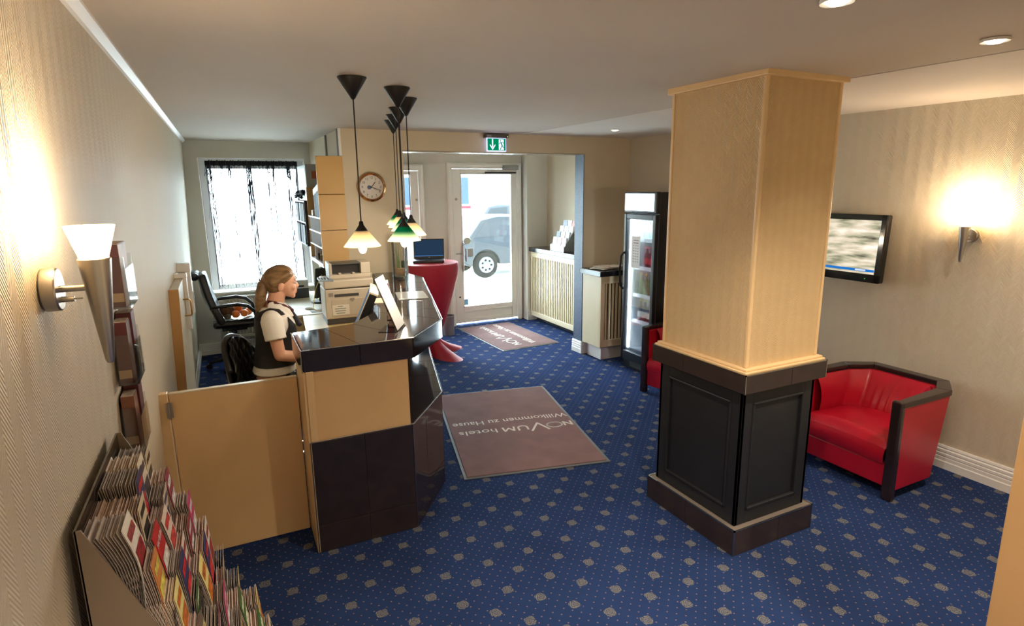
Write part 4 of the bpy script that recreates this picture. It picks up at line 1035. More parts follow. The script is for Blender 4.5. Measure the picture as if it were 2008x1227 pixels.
# ================================================================== red bar table and laptop
tb = thing('bar_table', 'round standing table under a red stretch cover next to the entrance', 'table', (2.135, 6.58, 0))
REDF = mat('red_stretch_fabric', (168, 20, 44), 0.6, bump=0.1, bs=250)
n = 72; rings = []
feet = [R(a) for a in (-65, 25, 115, 205)]
def prof(z, a):
    # radius of the stretched cover at height z and angle a
    if z > 1.0: return 0.352
    waist = 0.085 + 0.267*max(0.0, (z-0.20)/0.80)**0.85
    f = max(0.0, max(math.cos(a-k) for k in feet))**7
    foot = 0.07 + 0.42*f
    t_ = max(0, min(1, (0.24-z)/0.24)); t_ = t_**1.6
    return waist*(1-t_) + foot*t_
zs = [0.0, 0.012, 0.03, 0.06, 0.10, 0.15, 0.2, 0.26, 0.33, 0.42, 0.52, 0.64, 0.76, 0.88, 0.98, 1.05, 1.09, 1.112, 1.122]
g = []
for z in zs:
    row = []
    for k in range(n+1):
        a = 2*math.pi*k/n; r_ = prof(z, a)
        if z > 1.0: r_ = 0.352 if z < 1.115 else 0.345
        r_ += 0.004*math.sin(a*18)*max(0, min(1, (1.0-z)*1.2))*(1 if z > 0.1 else 0.3)
        row.append((r_*math.cos(a), r_*math.sin(a), z))
    g.append(row)
MB().sheet(g).build('stretch_cover', REDF, tb, smooth='all', recalc=True)
MB().lathe([(0.001,1.118),(0.346,1.118),(0.346,1.124),(0.001,1.125)], (0,0,0), 48).build('table_top', mat('red_top_fabric', (200, 36, 46), 0.6), tb, smooth=True)
MB().cyl((0,0,0.0),(0,0,1.1),0.03,n=12).build('column', STEEL, tb)
wb = thing('waste_bin', 'grey cylindrical waste bin half hidden behind the red table', 'bin', (2.66, 7.42, 0))
MB().lathe([(0.001,0.0),(0.075,0.0),(0.082,0.27),(0.078,0.27),(0.072,0.01),(0.001,0.01)], (0,0,0), 28).build('bin_body', mat('grey_bin', (112, 112, 116), 0.4), wb, smooth=True)
MB().lathe([(0.078,0.262),(0.086,0.262),(0.086,0.274),(0.078,0.274)], (0,0,0), 28, closed=True).build('rim', STEEL, wb, smooth=True)
lp = thing('laptop', 'open black laptop with dark blue screen on the red table', 'laptop', (2.15, 6.60, 1.126), R(-20))
SIL = mat('laptop_deck', (120, 120, 122), 0.35, metal=0.3)
MB().box(-0.18, 0.18, -0.13, 0.125, 0.004, 0.028).build('base', BLACK, lp, bev=0.004)
MB().box(-0.172, 0.172, -0.125, 0.118, 0.028, 0.0295).build('deck', SIL, lp)
kb = MB()
for r_ in range(5):
    for c_ in range(13): kb.box(-0.15+c_*0.0232, -0.15+c_*0.0232+0.019, 0.0+r_*0.020, 0.0+r_*0.020+0.016, 0.0295, 0.032)
tag(kb.build('keys', BLACKM, lp), kind='stuff')
MB().box(-0.045, 0.045, -0.11, -0.05, 0.0295, 0.0302).build('touchpad', BLACK, lp)
lm = Matrix.Translation((0, 0.118, 0.03)) @ Matrix.Rotation(R(-14), 4, 'X')
lid = MB().box(-0.18, 0.18, 0, 0.012, 0.0, 0.235, lm).build('lid', BLACK, lp, bev=0.003)
MB().box(-0.168, 0.168, -0.0012, -0.0004, 0.026, 0.224, lm).build('display', emis('laptop_picture', (36, 56, 78), 0.8), lid)
MB().box(-0.168, 0.168, -0.002, -0.0013, 0.026, 0.034, lm).build('taskbar', emis('taskbar_blue', (70, 120, 180), 0.8), lid)
MB().box(-0.010, 0.010, -0.0015, 0.0, 0.010, 0.016, lm).build('badge', mat('badge_silver', (160, 160, 164), 0.4), lid)

# ================================================================== pigeonhole shelf on the side of the clock wall
pg = thing('pigeonhole_shelf', 'tan wall cabinet of pigeonholes behind the reception, holding keys and folders', 'shelf', (0.95, 6.1, 1.25))
X0, X1, Y0, Y1 = 0.825, 1.068, 5.735, 6.56
CARD = mat('tan_side_panel', (206, 164, 98), 0.45, var=0.04, vs=4)
for a, c_ in ((1.262,1.592),(1.597,1.925),(1.930,2.275)):
    MB().box(X0, X1, Y0, Y0+0.018, a, c_).build('side_panel', CARD, pg, world=True, bev=0.002)
MB().box(X1-0.012, X1-0.002, Y0+0.018, Y1, 1.262, 2.275).build('back_panel', mat('dark_back', (60, 48, 44), 0.6), pg, world=True)
MB().box(X0, X1, Y1-0.018, Y1, 1.262, 2.0).build('far_side', CARD, pg, world=True)
SHM = mat('white_shelf_edge', (222, 222, 226), 0.4)
zsh = [1.262, 1.42, 1.56, 1.70]
for z in zsh: MB().box(X0, X1-0.012, Y0+0.018, Y1-0.018, z, z+0.014).build('shelf_board', SHM, pg, world=True)
for r_ in range(1, 3):
    for k in range(1, 9):
        y = Y0+0.018+(Y1-Y0-0.036)*k/9
        MB().box(X0+0.002, X1-0.012, y-0.003, y+0.003, zsh[r_]+0.014, zsh[r_+1]).build('divider', SHM, pg, world=True)
for k in range(1, 2):
    y = Y0+0.018+(Y1-Y0-0.036)*0.62
    MB().box(X0+0.002, X1-0.012, y-0.004, y+0.004, 1.276, 1.42).build('divider', SHM, pg, world=True)
MB().box(X0, X1, Y0+0.018, Y1, 1.24, 1.26).build('base_board', SHM, pg, world=True)
KEYS = [mat('brass_key', (170, 130, 70), 0.35, metal=0.8), mat('wine_fob', (88, 34, 36), 0.5), mat('black_fob', (24, 22, 24), 0.5)]
rk = random.Random(11)
for i in range(9):
    y = Y0+0.04+0.085*i; z = [1.436, 1.276][i % 2]
    kt = thing('room_key', 'brass room key with heavy fob in the %s pigeonhole row, %s from the room' % (['upper', 'lowest'][i % 2], ['first', 'second', 'third', 'fourth', 'fifth'][i//2]), 'key', (X0+0.03, y+0.005, z+0.0), 0, 'room keys in the pigeonholes')
    MB().cyl((0,0,0),(0.0,0,0.05),0.008,0.011,10).ell((0,0,0.055),0.012,10,8).build('fob', KEYS[i % 3], kt, smooth=True)
    MB().box(-0.004, 0.004, -0.002, 0.002, 0.06, 0.10).build('key_blade', KEYS[0], kt)
# tall folders standing on the pigeonholes
fcols = [(26,28,30),(44,62,62),(52,80,84),(30,32,34),(28,30,34)]
for i in range(5):
    y = Y0+0.055+0.075*i; h_ = 0.315-0.012*i
    t = thing('ring_binder', 'dark ring binder with white spine label on top of the pigeonholes, ' + ['nearest the room', 'second from the room', 'third from the room', 'fourth from the room', 'farthest from the room'][i], 'binder', (0.95, y, 1.716), 0, 'binders on the pigeonhole shelf')
    MB().box(-0.115, 0.12, -0.033, 0.033, 0.0, h_).build('cover', mat('binder_%d' % i, fcols[i], 0.6, spec=0.12), t, bev=0.003)
    MB().box(-0.117, -0.115, -0.028, 0.028, h_-0.06, h_-0.005).build('spine_label', WHITE2, t)
    MB().box(-0.10, 0.11, -0.026, 0.026, h_, h_+0.001).build('page_top', LBW, t)
tb_ = thing('tissue_box', 'small pale carton lying at the near end of the upper pigeonhole board', 'box', (0.86, 6.28, 1.716))
MB().box(-0.03, 0.05, -0.05, 0.05, 0.0, 0.055).build('carton', mat('pale_carton', (214, 196, 170), 0.6), tb_, bev=0.002)
MB().box(-0.02, 0.04, -0.03, 0.03, 0.055, 0.058).build('flap', WHITE2, tb_)
# grey wall cabinet above and dark box stack beyond
gc = thing('wall_cabinet', 'grey metal wall cabinet with orange label high beside the window', 'cabinet', (0.95, 6.9, 1.86))
MB().box(0.84, 1.066, 6.62, 7.30, 1.86, 2.24).build('cabinet_body', mat('light_grey_metal', (176, 178, 178), 0.45), gc, world=True, bev=0.006)
MB().box(0.90, 0.98, 6.616, 6.619, 2.09, 2.17).build('orange_label', mat('orange_label', (176, 96, 62), 0.6), gc, world=True)
MB().box(0.838, 0.84, 6.66, 7.26, 1.90, 2.20).build('cabinet_door', mat('pale_blue_grey_metal', (186, 200, 208), 0.4), gc, world=True)
fs = thing('file_shelf', 'dark wall shelf unit with upright folders beside the window', 'shelf', (0.95, 7.1, 1.2))
DK = mat('dark_walnut', (56, 46, 42), 0.5, var=0.1, vs=8)
for (ya, yb) in ((6.60,6.62),(7.0,7.018),(7.42,7.44)): MB().box(0.80, 1.066, ya, yb, 1.38, 1.86).build('upright', DK, fs, world=True)
for z in (1.38, 1.62, 1.845): MB().box(0.80, 1.066, 6.60, 7.44, z, z+0.016).build('shelf_board', DK, fs, world=True)
for i in range(10):
    y = 6.66+0.075*i; 
    for lv, z in enumerate((1.397, 1.637)):
        h_ = 0.205-0.01*((i*3+lv) % 3)
        if abs(y-7.01) < 0.035: continue
        o = MB().box(0.79, 1.04, y-0.03, y+0.03, z, z+h_).build('file_folder', mat('folder_%d' % ((i+lv) % 4), [(30,32,36),(188,192,200),(40,40,44),(70,74,84)][(i+lv) % 4], 0.6, spec=0.12), bev=0.002)
        tag(o, 'upright file folder on the ' + ['lower', 'upper'][lv] + ' board of the dark shelf, ' + ['first', 'second', 'third', 'fourth', 'fifth', 'sixth', 'seventh', 'eighth', 'ninth', 'tenth'][i] + ' from the pigeonholes', 'folder', 'folders on the dark window shelf')
cb = thing('cable_heap', 'tangled heap of black cables lying on top of the dark shelf', 'cables', (0.90, 7.1, 1.862))
rc_ = random.Random(4)
for i in range(9):
    pts = []; a0 = rc_.random()*6.28; r0 = rc_.uniform(0.06, 0.15); cy_ = rc_.uniform(-0.25, 0.25)
    for k in range(26):
        a = a0+k*0.5; pts.append((-0.03+r0*0.6*math.cos(a)+rc_.gauss(0,0.008), cy_+r0*math.sin(a)+rc_.gauss(0,0.01), 0.012+0.012*i*0.6+0.03*abs(math.sin(a*0.7))+rc_.random()*0.02))
    MB().tube(pts, 0.008, 6).build('cable_loop', mat('black_cable', (12, 12, 13), 0.7, spec=0.1), cb, smooth='all')
# pipes / conduit strips in the corner next to the clock wall
struct(MB().box(1.046, 1.07, 5.80, 5.86, 2.28, 2.53).box(1.055, 1.07, 6.55, 6.60, 2.28, 2.53).build('trim_5', mat('grey_conduit', (120, 112, 104), 0.6)))
struct(MB().box(1.048, 1.07, 5.76, 5.79, 2.28, 2.53).build('trim_6', WHITE))

# ================================================================== back-office desk by the window
od = thing('office_desk', 'pale wooden desk under the window shelf in the back office', 'desk', (0.75, 6.6, 0))
MB().prism([(0.34,6.02),(1.06,5.95),(1.06,7.45),(0.34,7.45)], 0.735, 0.76).build('desk_top', mat('pale_desk_laminate', (236, 226, 206), 0.3, var=0.03), od, world=True, bev=0.003)
MB().box(0.36, 1.05, 6.06, 6.08, 0.25, 0.735).build('modesty_panel', BEIGE, od, world=True)
for x_ in (0.36, 1.03): MB().box(x_, x_+0.025, 6.06, 7.43, 0.0, 0.735).build('end_panel', BEIGE, od, world=True)
mo = thing('desk_monitor', 'black monitor standing on the back-office desk below the pigeonholes', 'monitor', (0.90, 6.62, 0.76), R(60))
MB().lathe([(0.001,0.0),(0.105,0.0),(0.11,0.008),(0.10,0.018),(0.001,0.022)], (0,0,0), 28).build('foot', BLACK, mo, smooth=True)
MB().box(-0.025, 0.025, -0.01, 0.015, 0.02, 0.14).build('neck', BLACK, mo)
MB().box(-0.21, 0.21, -0.035, 0.0, 0.08, 0.40, Matrix.Rotation(R(6), 4, 'X')).build('display_panel', BLACK, mo, bev=0.006)
ms = thing('computer_mouse', 'white computer mouse on the back-office desk', 'mouse', (0.72, 6.25, 0.76), R(40))
MB().ell((0,0,0.0), (0.03,0.05,0.03), 16, 10).build('mouse_body', WHITE2, ms, smooth=True)
me_ = kids(ms)[0].data
for v in me_.vertices: v.co.z = max(0.0, v.co.z)
MB().tube([(0,0.05,0.008),(0.02,0.12,0.003),(-0.02,0.2,0.003)], 0.002, 6).build('mouse_cord', WHITE2, ms)
mp_ = MB().box(-0.10, 0.10, -0.08, 0.08, 0, 0.003).build('mouse_pad', mat('grey_pad', (170, 168, 164), 0.7)); mp_.location = (0.82, 6.14, 0.76); tag(mp_, 'grey mouse pad on the back-office desk next to the copier', 'mouse pad')
yc = MB().tube([(0.885,6.34,1.10),(0.86,6.30,1.07),(0.80,6.22,0.98),(0.765,6.18,0.86),(0.75,6.16,0.785),(0.77,6.12,0.766),(0.84,6.08,0.765),(0.93,6.06,0.765)], 0.004, 8).build('network_cable', mat('yellow_cable', (232, 200, 96), 0.4), smooth='all')
tag(yc, 'yellow network cable curling down onto the back-office desk', 'cable')
ib = thing('inbox_printer', 'grey and black box printer on the window side of the back-office desk', 'printer', (0.62, 7.15, 0.76))
MB().box(-0.20, 0.20, -0.17, 0.17, 0.0, 0.11).build('lower_tray', mat('dark_grey_plastic', (66, 70, 76), 0.5), ib, bev=0.006)
MB().box(-0.20, 0.20, -0.17, 0.17, 0.11, 0.21).build('upper_body', mat('light_grey_plastic', (200, 204, 206), 0.5), ib, bev=0.01)
MB().box(-0.15, 0.15, -0.172, -0.170, 0.13, 0.15).build('paper_slot', BLACK, ib)

# ================================================================== copier on the inner desk
cp = thing('copier', 'bulky grey multifunction copier on the inner reception desk', 'copier', (0.955, 5.38, 0.80), R(-2))
CG = mat('copier_grey', (204, 192, 172), 0.5, var=0.02); CD = mat('copier_dark', (70, 68, 64), 0.5)
MB().box(-0.205, 0.205, -0.17, 0.17, 0.0, 0.05).build('foot_tray', CD, cp, bev=0.005)
MB().box(-0.21, 0.21, -0.18, 0.17, 0.05, 0.315).build('main_body', CG, cp, bev=0.012)
MB().box(-0.215, 0.215, -0.185, 0.17, 0.322, 0.395).build('upper_housing', CG, cp, bev=0.012)
MB().box(-0.20, 0.20, -0.175, 0.165, 0.314, 0.323).build('shadow_gap', CD, cp)
MB().box(-0.16, 0.15, -0.184, -0.179, 0.075, 0.225).build('front_tray_door', mat('copier_panel', (196, 184, 162), 0.5), cp, bev=0.004)
MB().box(-0.13, 0.08, -0.183, -0.179, 0.245, 0.27).build('vent_recess', CD, cp)
MB().box(-0.18, -0.14, -0.183, -0.179, 0.25, 0.285).build('latch', mat('copier_latch', (150, 140, 126), 0.5), cp, bev=0.002)
st_ = MB().box(-0.155, -0.01, -0.1855, -0.1845, 0.085, 0.175).build('paper_notice', mat('notice_paper', (226, 220, 206), 0.7), cp)
pl_ = MB()
for i, w in enumerate((0.03, 0.08, 0.075, 0.06)): pl_.box(-0.095-w/2, -0.08+w/2, -0.1866, -0.1858, 0.158-0.02*i, 0.164-0.02*i)
tag(pl_.build('printed_lines', mat('green_grey_print', (110, 124, 112), 0.8), st_), kind='stuff')
MB().prism([(-0.02,0.0),(0.02,0.0),(0.02,-0.015),(0.0,-0.035),(-0.02,-0.015)], 0, 0.004, Matrix.Translation((0.02,-0.1835,0.228)) @ Matrix.Rotation(R(90), 4, 'X')).build('tray_grip', mat('copier_latch', (150, 140, 126), 0.5), cp, recalc=True)
MB().box(-0.15, 0.21, -0.10, 0.17, 0.395, 0.43).box(-0.15, -0.125, -0.10, 0.17, 0.43, 0.53).box(0.125, 0.21, -0.10, 0.17, 0.43, 0.53).box(-0.125, 0.125, 0.12, 0.17, 0.43, 0.53).build('output_housing', CG, cp, bev=0.006)
MB().box(-0.125, 0.125, -0.02, 0.12, 0.43, 0.515).build('output_slot', mat('slot_shadow', (40, 38, 36), 0.5), cp)
MB().box(-0.13, 0.13, -0.09, 0.12, 0.517, 0.528).build('output_lid', mat('dark_green_grey_plastic', (74, 78, 74), 0.35), cp, bev=0.003)
for k in (-0.06, 0.06): MB().box(k-0.012, k+0.012, -0.105, -0.06, 0.43, 0.445).build('paper_guide', CG, cp, bev=0.003)
MB().box(-0.275, -0.155, -0.19, -0.02, 0.375, 0.39, Matrix.Rotation(R(4), 4, 'Y')).build('control_panel', mat('panel_blue_grey', (150, 162, 170), 0.3), cp, bev=0.004)
bt = MB()
for i in range(4):
    for k in range(3): bt.box(-0.25+0.025*i, -0.237+0.025*i, -0.16+0.035*k, -0.145+0.035*k, 0.370, 0.376)
bt.v = [(x_, y_, z_+0.035) for x_, y_, z_ in bt.v]
tag(bt.build('buttons', CD, cp), kind='stuff')
MB().tube([(0.21,0.05,0.42),(0.24,0.05,0.41),(0.245,0.05,0.36),(0.235,0.05,0.2),(0.23,0.05,0.02)], 0.009, 8).build('cable', CG, cp, smooth='all')

# reception monitor seen edge-on
rm = thing('reception_monitor', 'black flat monitor seen edge-on at the reception desk in front of the copier', 'monitor', (0.86, 4.22, 0.80), R(-14))
MB().box(-0.12, 0.02, -0.12, 0.12, 0.0, 0.014).build('foot', BLACK, rm, bev=0.004)
MB().box(-0.01, 0.025, -0.03, 0.03, 0.014, 0.20).build('stand', mat('monitor_grey', (150, 156, 164), 0.4), rm, bev=0.004)
tl = Matrix.Translation((-0.095,0,0.06)) @ Matrix.Rotation(R(25), 4, 'Y')
pnl = MB().box(-0.03, 0.025, -0.20, 0.20, 0.0, 0.43, tl).build('display_panel', BLACK, rm, bev=0.006)
MB().box(-0.034, 0.03, -0.203, 0.203, 0.425, 0.437, tl).box(-0.034, -0.028, -0.2035, -0.199, 0.0, 0.43, tl).build('bezel_edge', mat('champagne_bezel', (214, 202, 172), 0.35), pnl)
MB().box(-0.0315, -0.0302, -0.185, 0.185, 0.03, 0.41, tl).build('screen', emis('reception_picture', (120, 140, 160), 0.5), pnl)
MB().box(0.025, 0.05, -0.06, 0.06, 0.22, 0.30, tl).build('hinge_block', mat('monitor_grey', (150, 156, 164), 0.4), rm, bev=0.004)
kbd = thing('keyboard', 'dark keyboard on the reception desk in front of the seated person', 'keyboard', (0.615, 4.0, 0.80), R(-14))
MB().box(-0.07, 0.07, -0.22, 0.22, 0.0, 0.016).build('keyboard_body', BLACK, kbd, bev=0.004)
kk = MB()
for r_ in range(5):
    for c_ in range(20): kk.box(-0.055+r_*0.023, -0.037+r_*0.023, -0.205+c_*0.0207, -0.188+c_*0.0207, 0.016, 0.021)
tag(kk.build('keys', BLACKM, kbd), kind='stuff')
gb_ = MB().box(-0.05, 0.05, -0.07, 0.07, 0, 0.04).build('note_block', mat('olive_green_notes', (150, 146, 66), 0.7), bev=0.002); gb_.location = (0.93, 4.52, 0.80)
tag(gb_, 'olive green note block on the reception desk behind the monitor', 'notepad')
wp = MB().prism([(-0.10,-0.16),(0.10,-0.12),(0.10,0.15),(-0.10,0.15)], 0, 0.012).build('paper_stack', mat('white_paper_stack', (236, 230, 214), 0.7)); wp.location = (0.67, 4.75, 0.80)
tag(wp, 'low stack of white paper on the reception desk left of the copier', 'paper')

# ================================================================== window radiator
rd = thing('panel_radiator', 'cream ribbed panel radiator under the back-office window', 'radiator', (0.40, 7.84, 0.18))
RADM = mat('radiator_enamel', (196, 192, 176), 0.4)
MB().box(-0.08, 0.92, 7.80, 7.815, 0.20, 0.70).build('panel', RADM, rd, world=True)
rme = MB().box(-0.010, 0.010, -0.016, 0.0, 0.24, 0.67).mesh('rib'); rme.materials.append(RADM)
for i in range(27):
    o = bpy.data.objects.new('rib', rme); col.objects.link(o); o.parent = rd; o.location = Vector((-0.055+0.0366*i, 7.80, 0)) - Vector(rd.location)
    k = o.modifiers.new('bevel', 'BEVEL'); k.width = 0.005; k.segments = 2
MB().box(-0.085, 0.925, 7.785, 7.885, 0.70, 0.715).box(-0.085, 0.925, 7.785, 7.815, 0.195, 0.235).build('top_grille', RADM, rd, world=True, bev=0.003)
MB().tube([(-0.08,7.82,0.66),(-0.12,7.82,0.66),(-0.145,7.82,0.64),(-0.145,7.82,0.0)], 0.009, 8).build('pipe', WHITE, rd, world=True, smooth='all')
MB().cyl((-0.15,7.82,0.66),(-0.085,7.82,0.66),0.018,n=14).build('valve', WHITE, rd, world=True, smooth=True)
for x_ in (0.1, 0.75): MB().box(x_, x_+0.04, 7.815, 7.898, 0.3, 0.6).build('wall_bracket', RADM, rd, world=True)
# ================================================================== acrylic leaflet holders on the left wall
MAROON = mat('maroon_cover', (92, 34, 40), 0.4, var=0.15, vs=8); BROWNP = mat('brown_cover', (132, 84, 62), 0.45, var=0.2, vs=8); PINKP = mat('pale_print', (206, 190, 186), 0.5, var=0.25, vs=12)
PAGE = mat('page_edges', (196, 180, 168), 0.7, var=0.25, vs=60)
def wall_holder(label, z0, z1, y0, n, cols):
    xw = lwx((z0+z1)/2)
    t = thing('leaflet_holder', label, 'leaflet holder', (xw, y0, z0), 0, 'clear leaflet holders on the left wall')
    h = z1-z0; wd = 0.175; d = 0.058
    MB().box(0.004, 0.007, 0, wd, 0.0, h+0.01).build('back_plate', ACRYL, t)
    MB().box(d, d+0.003, 0, wd, 0.0, h*0.62).build('front_plate', ACRYL, t)
    for y in (0.0, wd-0.003): MB().box(0.007, d, y, y+0.003, 0.0, h*0.8).build('side_plate', ACRYL, t)
    MB().box(0.007, d, 0.003, wd-0.003, 0.0, 0.003).build('bottom_plate', ACRYL, t)
    for i in range(n):
        a = 0.006+(wd-0.012)*i/n; b_ = 0.006+(wd-0.012)*(i+1)/n-0.004
        s_ = thing('leaflet_stack', ['maroon', 'brown', 'pale'][cols[i]] + ' leaflet stack in the ' + label.split(' ')[0] + ' wall holder, ' + ['near end', 'far end'][i], 'leaflets', (xw, y0, z0), 0, 'leaflets in the wall holders')
        hh = h*(1.0+0.08*i)
        MB().box(0.010, d-0.006-0.006*(i == 0), a, b_, 0.005, hh).build('pages', [MAROON, BROWNP, MAROON][cols[i]], s_)
        MB().box(d-0.0055-0.006*(i == 0), d-0.0045-0.006*(i == 0), a, b_, 0.005, hh-0.002).build('cover', [MAROON, BROWNP, PINKP][cols[i]], s_)
        MB().box(0.0105, d-0.0125, a+0.001, b_-0.001, hh, hh+0.0012).build('page_top', PAGE, s_)
        MB().box(0.009, d-0.0135, a-0.0012, a, 0.022, 0.05).build('spine_band', mat('tan_band', (196, 160, 120), 0.5), s_)
wall_holder('topmost clear acrylic leaflet holder on the left wall beside the sconce', 1.59, 1.795, 2.20, 1, [2])
wall_holder('middle clear acrylic leaflet holder on the left wall with maroon leaflets', 1.335, 1.545, 2.20, 2, [0, 0])
wall_holder('lowest clear acrylic leaflet holder on the left wall just above the rack', 1.105, 1.295, 2.20, 2, [1, 0])

# ================================================================== big leaflet rack at the left wall
rk_ = thing('leaflet_rack', 'tall grey sloping leaflet rack standing against the left wall', 'leaflet rack', (-0.2, 1.675, 0))
RACKM = mat('rack_grey_metal', (150, 134, 116), 0.35, metal=0.25); MIR = mat('polished_back', (130, 122, 114), 0.16, metal=0.9)
RX0, RY0, RY1, RZ = -0.343, 1.392, 1.957, 1.262
def slope_x(z): return RX0+0.012+(RZ-z)*0.40
SW = Matrix(((1,0,0,0),(0,0,1,0),(0,1,0,0),(0,0,0,1)))
for y in (RY0-0.004, RY1):
    MB().prism([(RX0,0.0),(slope_x(0.30),0.0),(slope_x(0.30),0.30),(RX0+0.012,RZ),(RX0,RZ)], y, y+0.004, SW).build('end_panel', RACKM, rk_, world=True, recalc=True)
MB().box(RX0-0.002, RX0+0.003, RY0-0.004, RY1+0.004, 0.0, RZ).build('back_panel', MIR, rk_, world=True)
NT, NC = 9, 5
dz = 0.098
rl = random.Random(21)
COLS = [((226,210,180),(40,36,34)),((52,58,110),(196,40,44)),((196,30,34),(230,220,210)),((232,222,206),(60,56,60)),((236,230,220),(150,36,40)),((220,140,80),(240,200,90)),((214,196,184),(40,60,96)),((150,40,66),(230,220,220)),
        ((120,104,90),(200,180,120)),((96,140,150),(220,220,214)),((206,60,120),(240,230,230)),((70,110,50),(210,220,180)),((230,214,200),(200,60,60)),((84,78,80),(200,190,186)),((240,226,150),(200,110,40)),((180,60,60),(240,226,210))]
for i, (c1, c2) in enumerate(COLS):
    mat('rack_cover_%d' % i, c1, 0.35, var=0.12, vs=10); mat('rack_print_%d' % i, c2, 0.35, var=0.6, vs=70)
PG = [mat('rack_pages_%d' % i, c, 0.7, var=0.12, vs=80) for i, c in enumerate(((222,204,186),(196,178,168),(214,190,176),(180,168,160)))]
tier_w = ['top', 'second', 'third', 'fourth', 'fifth', 'sixth', 'seventh', 'eighth', 'ninth']
col_w = ['nearest the camera', 'second from the camera', 'in the middle column', 'fourth from the camera', 'nearest the gate']
cname = {0:'cream and black',1:'navy blue',2:'red',3:'pale cream',4:'white and red',5:'orange',6:'beige and blue',7:'plum',8:'brown',9:'teal grey',10:'magenta',11:'green',12:'cream and red',13:'dark grey',14:'yellow',15:'brick red'}
pitch = (RY1-RY0-0.012)/NC
for k in range(NT):
    zt = RZ - 0.028 - dz*k                 # pocket base plane reference: top of the leaflets of tier k
    zb = zt-0.20
    xb = slope_x(zb)-0.045-(0.016 if k == 0 else 0.0)
    if zb > 0.06:
        MB().box(xb+0.055, xb+0.058, RY0, RY1, zb-0.004, zb+0.075).build('pocket_lip', ACRYL, rk_, world=True)
        MB().box(max(RX0+0.004, xb-0.045), xb+0.055, RY0, RY1, zb-0.006, zb-0.003).build('tier_floor', RACKM, rk_, world=True)
    for c_ in range(NC):
        yc_ = RY0+0.006+pitch*(c_+0.5)
        idx = (k*5+c_*3+k*k) % 16 if k > 1 else [[4, 0, 1, 3, 0], [5, 2, 12, 6, 7]][k][c_]
        nsh = rl.randint(12, 17); th = rl.uniform(0.030, 0.046)*(1.5 if k == 0 else 1.0); hh = rl.uniform(0.185, 0.215); w = pitch*0.5-rl.uniform(0.004, 0.010)
        s_ = thing('leaflet_stack', '%s leaflet stack in the %s tier of the rack, %s' % (cname[idx], tier_w[k], col_w[c_]), 'leaflets', (xb, yc_, zb), 0, 'leaflet stacks in the big rack')
        lean_ = 0.32+rl.uniform(-0.05, 0.05); curl = rl.uniform(-0.010, 0.016); M_ = MB()
        def sheet_grid(x0_, topdx, w_, h_, nz=5):
            return [[(x0_ - lean_*h_*(q/nz)*0.5 + topdx*(q/nz)**2 + curl*math.sin(math.pi*q/nz), yy, 0.002+h_*q/nz) for yy in (-w_, w_)] for q in range(nz+1)]
        gm = PG[rl.randint(0, 3)]
        for s in range(nsh):
            u = s/(nsh-1); x_ = th*u
            a = sheet_grid(x_, 0.022*(u-0.5)+0.003*rl.random(), w*(1-0.02*rl.random()), hh-0.010*rl.random()); t2 = 0.0012
            b2 = [[(p[0]+t2, p[1], p[2]) for p in r_] for r_ in a]
            o0 = len(M_.v); M_.sheet(a); M_.sheet(b2); nz = 6
            n0 = 2*nz
            for q in range(nz-1):
                for e in (0, 1): M_.f.append((o0+q*2+e, o0+q*2+2+e, o0+n0+q*2+2+e, o0+n0+q*2+e))
            M_.f.append((o0+2*nz-2, o0+2*nz-1, o0+n0+2*nz-1, o0+n0+2*nz-2))
        tag(M_.build('pages', gm, s_), kind='stuff')
        u = 1.0; a = sheet_grid(th+0.0025, 0.013, w, hh, 5)
        o = MB().sheet(a).build('cover', MATS['rack_cover_%d' % idx], s_); kx = o.modifiers.new('thick', 'SOLIDIFY'); kx.thickness = 0.001
        # printed block and headline on the cover
        def on_cover(ya, yb, qa, qb, nm):
            g_ = []
            for q in range(4):
                v = qa+(qb-qa)*q/3; x_ = th+0.0042 - lean_*hh*v*0.5 + 0.013*v*v + curl*math.sin(math.pi*v)
                g_.append([(x_, ya, 0.002+hh*v), (x_, yb, 0.002+hh*v)])
            MB().sheet(g_).build(nm, MATS['rack_print_%d' % idx], s_)
        if idx == 2 and k == 1:
            me = text_mesh('HAMBURG', 0.02, 0.0002); v = 0.86
            sx = 2*w*0.86/(max(p.co.x for p in me.vertices)-min(p.co.x for p in me.vertices))
            me.transform(Matrix(((0,-0.16,1,th+0.0055-lean_*hh*v*0.5+0.013*v*v+curl*math.sin(math.pi*v)),(sx,0,0,0),(0,1,0,0.002+hh*v),(0,0,0,1))))
            put('lettering', me, MATS['rack_print_2'], s_)
        else: on_cover(-w*0.75, w*0.75, 0.80, 0.90, 'headline')
        on_cover(-w*0.8, w*0.8, 0.40, 0.68, 'picture')
# ================================================================== seated receptionist
def blob(name, mb, m, parent, voxel=0.006, it=6, world=True):
    if world:
        off = Vector((0,0,0)); p = parent
        while p is not None: off += p.location; p = p.parent
        mb.v = [tuple(Vector(q)-off) for q in mb.v]
    me = mb.mesh('tmp'); o = bpy.data.objects.new('tmp', me); col.objects.link(o)
    k = o.modifiers.new('r', 'REMESH'); k.mode = 'VOXEL'; k.voxel_size = voxel; k.use_smooth_shade = True
    k = o.modifiers.new('s', 'SMOOTH'); k.factor = 0.5; k.iterations = it
    dg = bpy.context.evaluated_depsgraph_get(); dg.update()
    me2 = bpy.data.meshes.new_from_object(o.evaluated_get(dg))
    bpy.data.objects.remove(o); bpy.data.meshes.remove(me)
    me2.name = name; me2.materials.clear(); me2.materials.append(m)
    for p in me2.polygons: p.use_smooth = True
    r = bpy.data.objects.new(name, me2); col.objects.link(r); r.parent = parent
    return r
SKIN = mat('skin', (226, 172, 142), 0.45, var=0.04, vs=14, sss=0.12)
SHIRT = mat('white_blouse', (236, 230, 220), 0.75, bump=0.15, bs=60)
